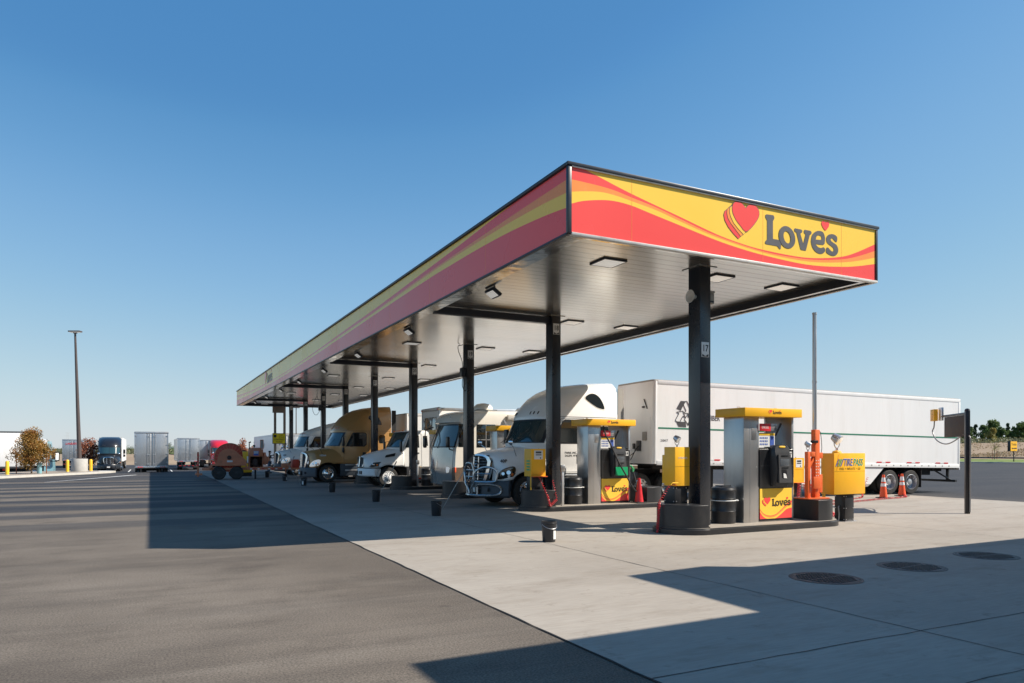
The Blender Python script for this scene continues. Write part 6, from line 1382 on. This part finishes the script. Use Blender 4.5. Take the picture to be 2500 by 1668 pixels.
def tree(name,label,x,y,z,h,w,leaf,trunk_h,rnd_seed,n=1500,ls=.08,group=None,shape='round',stakes=False,cat='tree',lean=0.0,density=1.0):
    rnd=random.Random(rnd_seed); t=thing(name,label,cat,(x,y,z),rnd.uniform(0,6) if not stakes else 0,group=group)
    b_=MB(); top=h*.8; tr=max(.03,h*.014)
    b_.tube([(0,0,-.1),(lean*.3+rnd.uniform(-.02,.02)*h,0,h*.3),(lean*.6,rnd.uniform(-.02,.02)*h,h*.55),(lean,0,top)],[tr*1.4,tr,tr*.7,tr*.25],8)
    limbs=[]
    for k in range(9):
        a=k*2.4+rnd.uniform(-.4,.4); z0=trunk_h+(h*.75-trunk_h)*k/9; r_=w*.5*rnd.uniform(.55,.85)*(1-.5*k/9); z1=z0+r_*rnd.uniform(.4,.9)
        e=(r_*math.cos(a),r_*math.sin(a),min(z1,h*.93)); limbs.append(e)
        b_.tube([(0,0,z0),(e[0]*.5,e[1]*.5,z0+(e[2]-z0)*.6),e],[tr*.5,tr*.3,tr*.1],5)
    b_.build('trunk','bark',t)
    # clumps
    cl=[]; zc0=trunk_h; H=h-trunk_h
    for k in range(70 if n>5000 else (30 if shape!='cone' else 34)):
        f=rnd.random()
        if shape=='cone': rr=w*.5*(1-f)*rnd.uniform(.3,1.0)
        elif shape=='column': rr=w*.5*rnd.uniform(.1,.8)*math.sqrt(max(0.02,1-abs(2*f-1)**3))
        else: rr=w*.5*rnd.uniform(.15,.85)*math.sqrt(max(0.02,1-(2*f-.85)**2)) if abs(2*f-.85)<1 else w*.1
        a=rnd.uniform(0,6.28); cl.append((Vector((rr*math.cos(a),rr*math.sin(a),zc0+H*(.08+.84*f))),w*rnd.uniform(.12,.22)*(1 if shape!='cone' else .7)))
    def fn():
        c_,r_=rnd.choice(cl); d=Vector((rnd.gauss(0,1),rnd.gauss(0,1),rnd.gauss(0,.8))); d.normalize(); return c_+d*r_*rnd.random()**.45
    b_=MB(); leaf_cloud(b_,None,ls,rnd,n,fn); b_.build('crown',leaf,t,smooth=0,fix=False)
    if stakes:
        b_=MB(); b_.cyl((-.9,-.2,-.1),(-.9,-.2,1.5),.035,.03,6); b_.cyl((.9,.15,-.1),(.9,.15,1.5),.035,.03,6); b_.build('stake','stake',t)
        MB().tube([(-.9,-.2,1.3),(0,0,1.35),(.9,.15,1.3)],.008,4).build('tie','black_matte',t)
    return t
# golden tree on the island
from_px=lambda u,Z:(Z*math.sin(YAW)+(u-1250)/1750*Z*math.cos(YAW), Z*math.cos(YAW)-(u-1250)/1750*Z*math.sin(YAW))
tree('maple_tree','round golden brown young tree between two stakes on the kerb island',-7.75,62.5,.15,3.15,2.85,'leaf_gold',.60,11,n=15000,ls=.05,stakes=True)
t=thing('litter_bin','pale blue bin beside the trunk of the golden tree','bin',(-7.28,62.6,.15)); MB().lathe([(.15,0),(.16,.02),(.17,.72),(.14,.76)],n=20).build('bin_body','teal_paint',t); MB().lathe([(.175,.72),(.175,.78),(.03,.82)],n=20).build('bin_lid','teal_paint',t)
tree('maple_tree','rust red young tree between the grey trailer and the black truck',-6.55,101.5,LZ,4.0,3.0,'leaf_rust',.8,12,n=3800,ls=.085)
tree('maple_tree','orange red tree behind the reel, left one of the pair',9.9,93.5,LZ,3.9,2.6,'leaf_rust',.7,13,n=3000,ls=.085)
tree('maple_tree','orange red tree behind the engine box, right one of the pair',12.0,94.5,LZ,3.8,2.0,'leaf_rust',.7,14,n=2400,ls=.08)
# delivery truck far left (side on, nose to the right)
def nose_right(label):
    ang=R(-24); px_,py_=(-13.2,66.0)
    t=thing('cab_truck',label,'truck',(px_,py_,LZ),ang+PI)
    return t
x0,y0=from_px(131,62.5)
t=thing('semi_truck','pale blue cab truck with long white box at the left edge behind the golden tree','truck',(x0,y0,LZ),R(181))
# local: x from nose (0) to the rear, +y is the side facing the camera
b_=MB(); b_.bx(2.0,12.5,-1.28,1.28,1.15,4.08,.02); bx_=b_.build('cargo_box','trailer_white',t)
b_=MB(); [b_.bx(x,x+.09,1.281,1.30,1.2,4.02) for x in (5.35,6.05,6.25,7.6,9.0,10.4)]; b_.bx(2.0,12.5,1.28,1.30,4.0,4.10); b_.build('box_post','pump_grey',bx_)
b_=MB(); b_.bx(2.0,12.5,1.25,1.31,1.0,1.16); b_.build('box_rail','pump_grey',bx_)
b_=MB(); b_.prism([(.25,1.2),(.35,3.35),(1.9,3.95),(1.9,1.2)],'y',-1.22,1.22); b_.build('sleeper_fairing','white_paint',t,smooth=0)
b_=MB(); b_.prism([(-.05,.55),(-.02,1.6),(.12,2.3),(.25,3.3),(.55,3.3),(.60,1.2),(.62,.55)],'y',-1.18,1.18); cb=b_.build('cab_body','teal_paint',t,smooth=20)
MB().prism([(-.035,1.75),(.10,2.4),(.12,2.3),(.0,1.7)],'y',-1.1,1.1).build('windshield','glass_dark',cb)
b_=MB(); b_.tube([(.25,1.2,2.3),(-.35,1.5,2.35),(-.35,1.5,1.55),(.15,1.2,1.6)],.04,6); mb=b_.build('mirror_bracket','black_plastic',t)
b_=MB(); b_.box((-.38,1.52,1.98),(.35,.12,.78),.06); b_.build('mirror','black_plastic',mb); MB().box((-.38,1.586,1.98),(.22,.01,.6),.01).build('mirror_glass','lamp_lens',mb)
b_=MB(); b_.bx(.4,12.4,-.9,.9,.7,1.14); b_.bx(5.0,6.0,.9,1.2,.35,.95,.03); b_.bx(7.5,9,.9,1.2,.4,.95); b_.build('chassis','black_matte',t,smooth=0)
w0=wheel(t,1.35,1.08,.51,1); wheel_like(w0,t,1.35,-1.08,.51,-1)
for x in (4.3,5.6,11.2): wheel_like(w0,t,x,1.08,.51,1); wheel_like(w0,t,x,-1.08,.51,-1)
b_=MB(); b_.cyl((1.65,.9,3.6),(1.65,.9,4.15),.06,n=8); b_.build('exhaust_stack','black_paint',t)
b_=MB(); b_.bx(3.2,3.5,1.19,1.24,.85,1.0); b_.bx(3.7,3.9,1.19,1.24,.85,1.0); b_.build('side_marker','red_plastic',t)
# parked trucks on the far lot, all lined up with the bays
def park(kind,x,y,label,**k): return kind(label,(x,y,LZ),R(-90),**k)
a,_=trailer('grey box trailer with red lettering on its doors behind the light pole base',(-9.9,133.5,LZ),R(-90),L=14,rear='plain',skin='diamond',gear=False,detail=False)
put(text_mesh('LANDSTAR',.36,'label_red',.008,.001,shear=.3),'lettering',(14.09,0,3.45),'+x',a)
tractor('sleeper_truck','black sleeper truck facing the camera between the rust tree and the silver trailer',(-4.4,96.5,LZ),R(90),'navy_paint',lower='navy_paint',cab_roof=4.15,detail=False)
trailer('grey box trailer coupled behind the black truck',(-4.4,102.4,LZ),R(90),L=14,gear=False,detail=False)
trailer('silver box trailer with quilted metal doors, nearest of the parked trailers seen from behind',(.08,67.5+15.6+.0,LZ-.02),R(-90),L=15.0,z1=4.12,skin='diamond',rear='diamond',gear=True,detail=False)
for k_ in (1,): 
    tr=tractor('sleeper_truck','white truck coupled in front of the silver trailer, only its mirrors showing',(.08,67.9+15.6+5.2,LZ),R(-90),'white_paint',detail=False)
trailer('smaller looking silver box trailer parked farther off, right of the quilted one',(4.35,100+15.6,LZ),R(-90),L=15,skin='diamond',rear='diamond',gear=False,detail=False)
tractor('sleeper_truck','bright red truck roof showing above the cable reel',(from_px(540,104)[0],from_px(540,104)[1],LZ),R(90),'red_paint',lower='red_paint',cab_roof=4.1,detail=False)
trailer('pale box trailer left of the red truck behind the cable reel',(from_px(508,108)[0],from_px(508,108)[1]+12,LZ),R(-90),L=12,gear=False,detail=False)
sw,_=trailer('white box trailer with blue letters down its door behind the scale sign',(12.25,74.2+15.5,LZ),R(-90),L=15.5,rear='plain',gear=False)
for k,ch in enumerate('SWIFT'): put(text_mesh(ch,.46,'label_blue',.012,.002,shear=.25,sx=1.3),'door_letter',(15.6,-.55,3.72-.47*k),'+x',sw)
b_=MB(); b_.lathe([(.26,0),(.27,.01),(.02,.012)],(15.545,-.95-.12+.4,2.1),'x',24); b_.build('round_emblem','label_white',sw)
put(text_mesh('SWIFT',.6,'wall_grey',.0,.002,shear=.25,sx=1.3),'side_lettering',(8,-1.302,3.0),'-y',sw)
# scale sign, high sign board, far pole
t=thing('scale_sign','yellow certified scale sign on two tan posts beyond the canopy','sign',(0,0,0))
ax,ay=from_px(671.5,65.5); bx2,by2=from_px(694.5,66)
b_=MB(); b_.bx(ax-.1,ax+.1,ay-.1,ay+.1,-.7,5.6); b_.bx(bx2-.1,bx2+.1,by2-.1,by2+.1,-.7,5.9); b_.build('post','tan_post',t)
b_=MB(); b_.bx(ax-.28,ax+.86,ay-.45,ay-.25,2.46,3.42,.02); sb=b_.build('sign_frame','black_paint',t)
b_=MB(); b_.bx(ax-.24,ax+.82,ay-.46,ay-.452,2.50,3.38); b_.build('sign_face',mat('scale_yellow',(.72,.60,.02),.35),sb,smooth=0)
put(text_mesh('CERTIFIED\nSCALE',.2,'black_plastic',.003,.001),'lettering',(ax+.29,ay-.463,2.74),'-y',sb)
put(text_mesh('CAT\nSCALE',.17,'letter_brown',.0,.001),'small_lettering',(ax+.50,ay-.463,3.14),'-y',sb)
b_=MB(); b_.prism([(ax-.18,3.32),(ax-.12,3.26),(ax-.02,3.26),(ax+.04,3.32),(ax+.06,3.1),(ax-.07,3.0),(ax-.20,3.1)],'y',ay-.464,ay-.461); b_.build('emblem','black_plastic',sb,smooth=0)
b_=MB(); b_.bx(ax-.25,bx2+.0,ay-.25,ay-.12,5.28,6.2,.02); b_.build('upper_board','tan_post',t)
t=thing('far_building','cream flat roofed building far behind the canopy columns','building',(0,0,0),0)
cx_,cy_=from_px(727,128); b_=MB(); b_.bx(cx_-2.5,cx_+14,cy_,cy_+14,-.7,4.6); b_.build('wall','wall_cream',t,smooth=0); b_=MB(); b_.bx(cx_-2.6,cx_+14.1,cy_-.1,cy_+14.1,4.6,4.9); b_.build('roof_edge','wall_grey',t,smooth=0); b_=MB(); b_.bx(cx_-.5,cx_+.9,cy_-.05,cy_+.02,-.6,1.9); b_.build('door','label_red',t,smooth=0); b_=MB(); b_.bx(cx_+4,cx_+5,cy_+4,cy_+5,4.9,5.6); b_.build('roof_unit','wall_grey',t,smooth=0)
px_,py_=from_px(723,96); t=thing('light_pole','thin distant light pole seen between the canopy columns','light pole',(px_,py_,LZ)); MB().cyl((0,0,0),(0,0,8.2),.09,.06,8).build('pole','pole_brown',t); MB().box((0,0,8.25),(.9,.4,.12),.02).build('lamp_head','pole_brown',t)
def car(label,x,y,rz,paint,z=LZ):
    t=thing('parked_car',label,'car',(x,y,z),rz,group='cars parked by the far building')
    prof=[(0,.35),(.02,.65),(.15,.85),(1.1,.98),(1.75,1.48),(2.2,1.58),(3.6,1.55),(4.3,1.05),(4.6,.95),(4.65,.4)]
    b_=MB(); b_.loops([[(x_,y_*(1 if z_<1 else .84),z_) for x_,z_ in prof] for y_ in (-.9,-.85,.85,.9)]); b_.build('body',paint,t,smooth=40)
    b_=MB(); b_.prism([(1.3,1.0),(1.82,1.44),(3.5,1.44),(4.05,1.02)],'y',-.80,.80); b_.prism([(1.25,1.02),(1.70,1.44),(1.76,1.44),(1.34,1.0)],'y',-.7,.7); b_.build('window','glass_dark',t)
    for x_ in (.85,3.75):
        for s in (-1,1):
            b_=MB(); b_.lathe([(.18,-.1),(.32,-.1),(.34,0),(.32,.1),(.18,.1)],n=20,axis='y'); w=b_.build('wheel','tyre',t); w.location=(x_,s*.82,.34); b2=MB(); b2.lathe([(.18,-.09),(.1,-.1),(.02,-.1)],n=12,axis='y'); r_=b2.build('rim','alu',w); r_.rotation_euler[2]=0 if s<0 else PI
x_,y_=from_px(680,106); car('white car between the posts of the scale sign',x_-1.5,y_,R(10),'white_paint')
x_,y_=from_px(716,110); car('red and white looking car right of the scale sign by the cream building',x_,y_,R(-75),'red_paint')
# tree lines and scrub behind the left lot
rnd=random.Random(21)
k=0; HS=.62
def far_tree(u,Z,h,w,leaf,label,shape='round',z=None,n=900,name='far_tree',group='trees on the left horizon'):
    global k; k+=1; x,y=from_px(u,Z); h*=HS; w*=HS; tree(name,label,x,y,terr(x,y) if z is None else z,h,w,leaf,h*.05,100+k,n=n,ls=max(.09,h*.035),group=group,shape=shape)
desc=[('olive bushy tree left of the grey lettered trailer',163,230,6.2,7.5,'leaf_olive'),('low olive tree at the far left, right of the pale blue cab',146,250,3.4,9,'leaf_olive'),('dark low tree just right of the black truck',310,260,4.0,11,'leaf_green'),('dark low tree left of the silver quilted trailer',322,270,4.2,8,'leaf_dark'),('dense dark tree between the two silver trailers, left',411,240,5.6,8,'leaf_dark'),('smaller dark tree between the two silver trailers, right',422,255,4.2,8,'leaf_green'),('dark low tree right of the farther silver trailer',480,250,4.6,9,'leaf_dark'),('wide dark tree left of the pale trailer by the reel',492,262,4.2,11,'leaf_green')]
for lab,u,Z,h,w,lf in desc: far_tree(u,Z,h,w,lf,lab)
# low scrub belt as one mass
b_=MB()
for _ in range(9000):
    u=rnd.uniform(-60,700); Z=rnd.uniform(225,300); x,y=from_px(u,Z); z=terr(x,y)+rnd.random()**2*1.7; s=rnd.uniform(.25,.6)
    d=Vector((rnd.gauss(0,1),rnd.gauss(0,1),rnd.gauss(0,1))).normalized(); q=d.orthogonal().normalized()*s; w=d.cross(q)*.6; c_=Vector((x,y,z)); b_.face([c_-q,c_-w,c_+q,c_+w])
o=b_.build('scrub_belt','leaf_olive',smooth=0,fix=False); o['kind']='stuff'; o['label']='low grey green scrub along the left horizon'
o=flat('green_field',[from_px(420,205),from_px(560,205),from_px(600,300),from_px(400,300)],.93,FIELD)
def hz(u,Z): 
    x,y=from_px(u,Z); return x,y
# distant hills
b_=MB(); hm=mat('far_hill',(.16,.20,.24),.95); pts=[]
for i in range(60):
    u=-700+70*i; x,y=from_px(u,3400); hgt=10+14*abs(noise.noise(Vector((i*.21,3,0))))+8*abs(noise.noise(Vector((i*.6,9,0)))); x2,y2=from_px(u,3900); x3,y3=from_px(u,3650); pts.append([(x,y,-5),(x3,y3,hgt),(x2,y2,-5)])
b_.loops(pts,closed=False); o=b_.build('far_hills',hm,smooth=60); o['kind']='structure'
# utility masts far left
t=thing('power_pylon','faint lattice mast on the horizon left of the grey lettered trailer','pylon',hz(165,600)+(1,))
b_=MB(); [b_.tube([(s*1.2,0,0),(s*.3,0,16)],.06,4) for s in (-1,1)]; b_.tube([(-2.5,0,13),(2.5,0,13)],.05,4); b_.tube([(-2,0,15.5),(2,0,15.5)],.05,4); b_.build('lattice','wall_grey',t)
# ------------------------------------------------------------------ right background
ax,ay=from_px(2475,105)
t=thing('direction_sign','yellow Trucks sign with left arrow on a dark post in the grass','sign',(ax,ay,terr(ax,ay)))
MB().cyl((0,0,-.2),(0,0,1.75),.07,n=10).build('post','black_paint',t)
b_=MB(); b_.bx(-.95,.78,-.05,.35,1.5,3.0,.02); b_.build('sign_case','black_paint',t)
b_=MB(); b_.bx(-.88,.74,-.06,-.052,1.55,2.95,.0); b_.build('sign_face','box_yellow',t,smooth=0)
put(text_mesh('Trucks',.52,'letter_brown',.006,.002,sx=.85),'lettering',(-.07,-.064,2.52),'-y',t)
b_=MB(); b_.prism([(-.72,1.92),(-.4,2.06),(-.42,1.98),(.62,2.02),(.62,1.84),(-.42,1.87),(-.4,1.78)],'y',-.066,-.0605); b_.build('arrow','letter_brown',t,smooth=0)
ax,ay=from_px(2428,112)
tree('young_tree','thin almost bare young tree held by two stakes on the grass verge',ax,ay,terr(ax,ay),3.6,2.0,'leaf_yellow',1.2,31,n=260,ls=.07,stakes=True)
ax,ay=from_px(2358,116); t=thing('light_pole','short slim post with yellow top just right of the trailer end','light pole',(ax,ay,terr(ax,ay))); MB().cyl((0,0,0),(0,0,2.2),.05,n=8).build('pole','black_paint',t); MB().box((-.2,0,2.25),(.5,.2,.12),.02).build('lamp_head','safety_yellow',t)
b_=MB(); t=thing('pipe_rail','low dark pipe rail between the grass verge and the dry bank','fence',(133.5,0,0))
b_.cyl((0,10,.55),(0,260,.55),.12,n=8); b_.cyl((0,10,.15),(0,260,.15),.10,n=8); b_.build('rail','trim_dark',t)
HS=.58
rr=[('tall blue green poplar left at the right tree line',2369,200,9.5,3.2,'leaf_dark','column'),('slim dark poplar second from the left at the right tree line',2380,203,10.5,2.6,'leaf_dark','column'),
('round green tree left of the gap in the right tree line',2368,196,7.6,5.0,'leaf_green','round'),('bright green tree right of the gap',2402,198,9.0,6.0,'leaf_green','round'),('tallest spreading green tree in the middle of the right tree line',2424,206,11.4,9.0,'leaf_green','round'),
('yellowing tree in front of the tallest green tree',2422,190,7.0,5.5,'leaf_yellow','round'),('green tree right of the tallest one',2442,200,8.2,6.5,'leaf_green','round'),('dark pointed conifer behind the Trucks sign',2461,204,10.2,5.0,'leaf_dark','cone'),
('mid green round tree right of the dark conifer',2474,201,8.2,6.0,'leaf_green','round'),('dark spire tree near the right picture edge',2486,205,10.8,2.8,'leaf_dark','column'),('broad green tree at the right picture edge',2497,200,10.2,7.5,'leaf_green','round'),('dark spire at the very edge of the picture',2503,206,11.6,3.2,'leaf_dark','column'),
('green tree mostly hidden behind the trailer end',2350,202,8.0,6.0,'leaf_green','round'),('green tree beyond the right picture edge',2525,203,9.5,7.0,'leaf_green','round')]
for i,(lab,u,Z,h,w,lf,sh_) in enumerate(rr):
    far_tree(u,Z,h*1.03,w,lf,lab,sh_,n=3600 if sh_=='round' else 2200,name='poplar_tree' if sh_=='column' else ('conifer_tree' if sh_=='cone' else 'broadleaf_tree'),group='trees along the right horizon')
b_=MB()
for _ in range(12000):
    u=rnd.uniform(2200,2620); Z=rnd.uniform(178,214); x,y=from_px(u,Z); z=terr(x,y)+rnd.random()**1.6*1.5*(1 if Z>186 else .3); s=rnd.uniform(.15,.42)
    d=Vector((rnd.gauss(0,1),rnd.gauss(0,1),rnd.gauss(0,1))).normalized(); q=d.orthogonal().normalized()*s; w=d.cross(q)*.6; c_=Vector((x,y,z)); b_.face([c_-q,c_-w,c_+q,c_+w])
o=b_.build('undergrowth','leaf_olive',smooth=0,fix=False); o['kind']='stuff'; o['label']='dark undergrowth below the right tree line'
b_=MB()
for _ in range(5200):
    u=rnd.uniform(2200,2620); Z=rnd.uniform(150,182) if rnd.random()<.35 else rnd.uniform(139,150); x,y=from_px(u,Z)
    if x<136 or noise.noise(Vector((x*.12,y*.12,5)))<(.05 if Z>150 else -.3): continue
    z=terr(x,y)+rnd.random()*.3; s=rnd.uniform(.08,.22)
    d=Vector((rnd.gauss(0,1),rnd.gauss(0,1),rnd.gauss(0,1))).normalized(); q=d.orthogonal().normalized()*s; w=d.cross(q)*.6; c_=Vector((x,y,z)); b_.face([c_-q,c_-w,c_+q,c_+w])
o=b_.build('bank_weeds','straw',smooth=0,fix=False); o['kind']='stuff'; o['label']='sparse weeds on the dry bank'
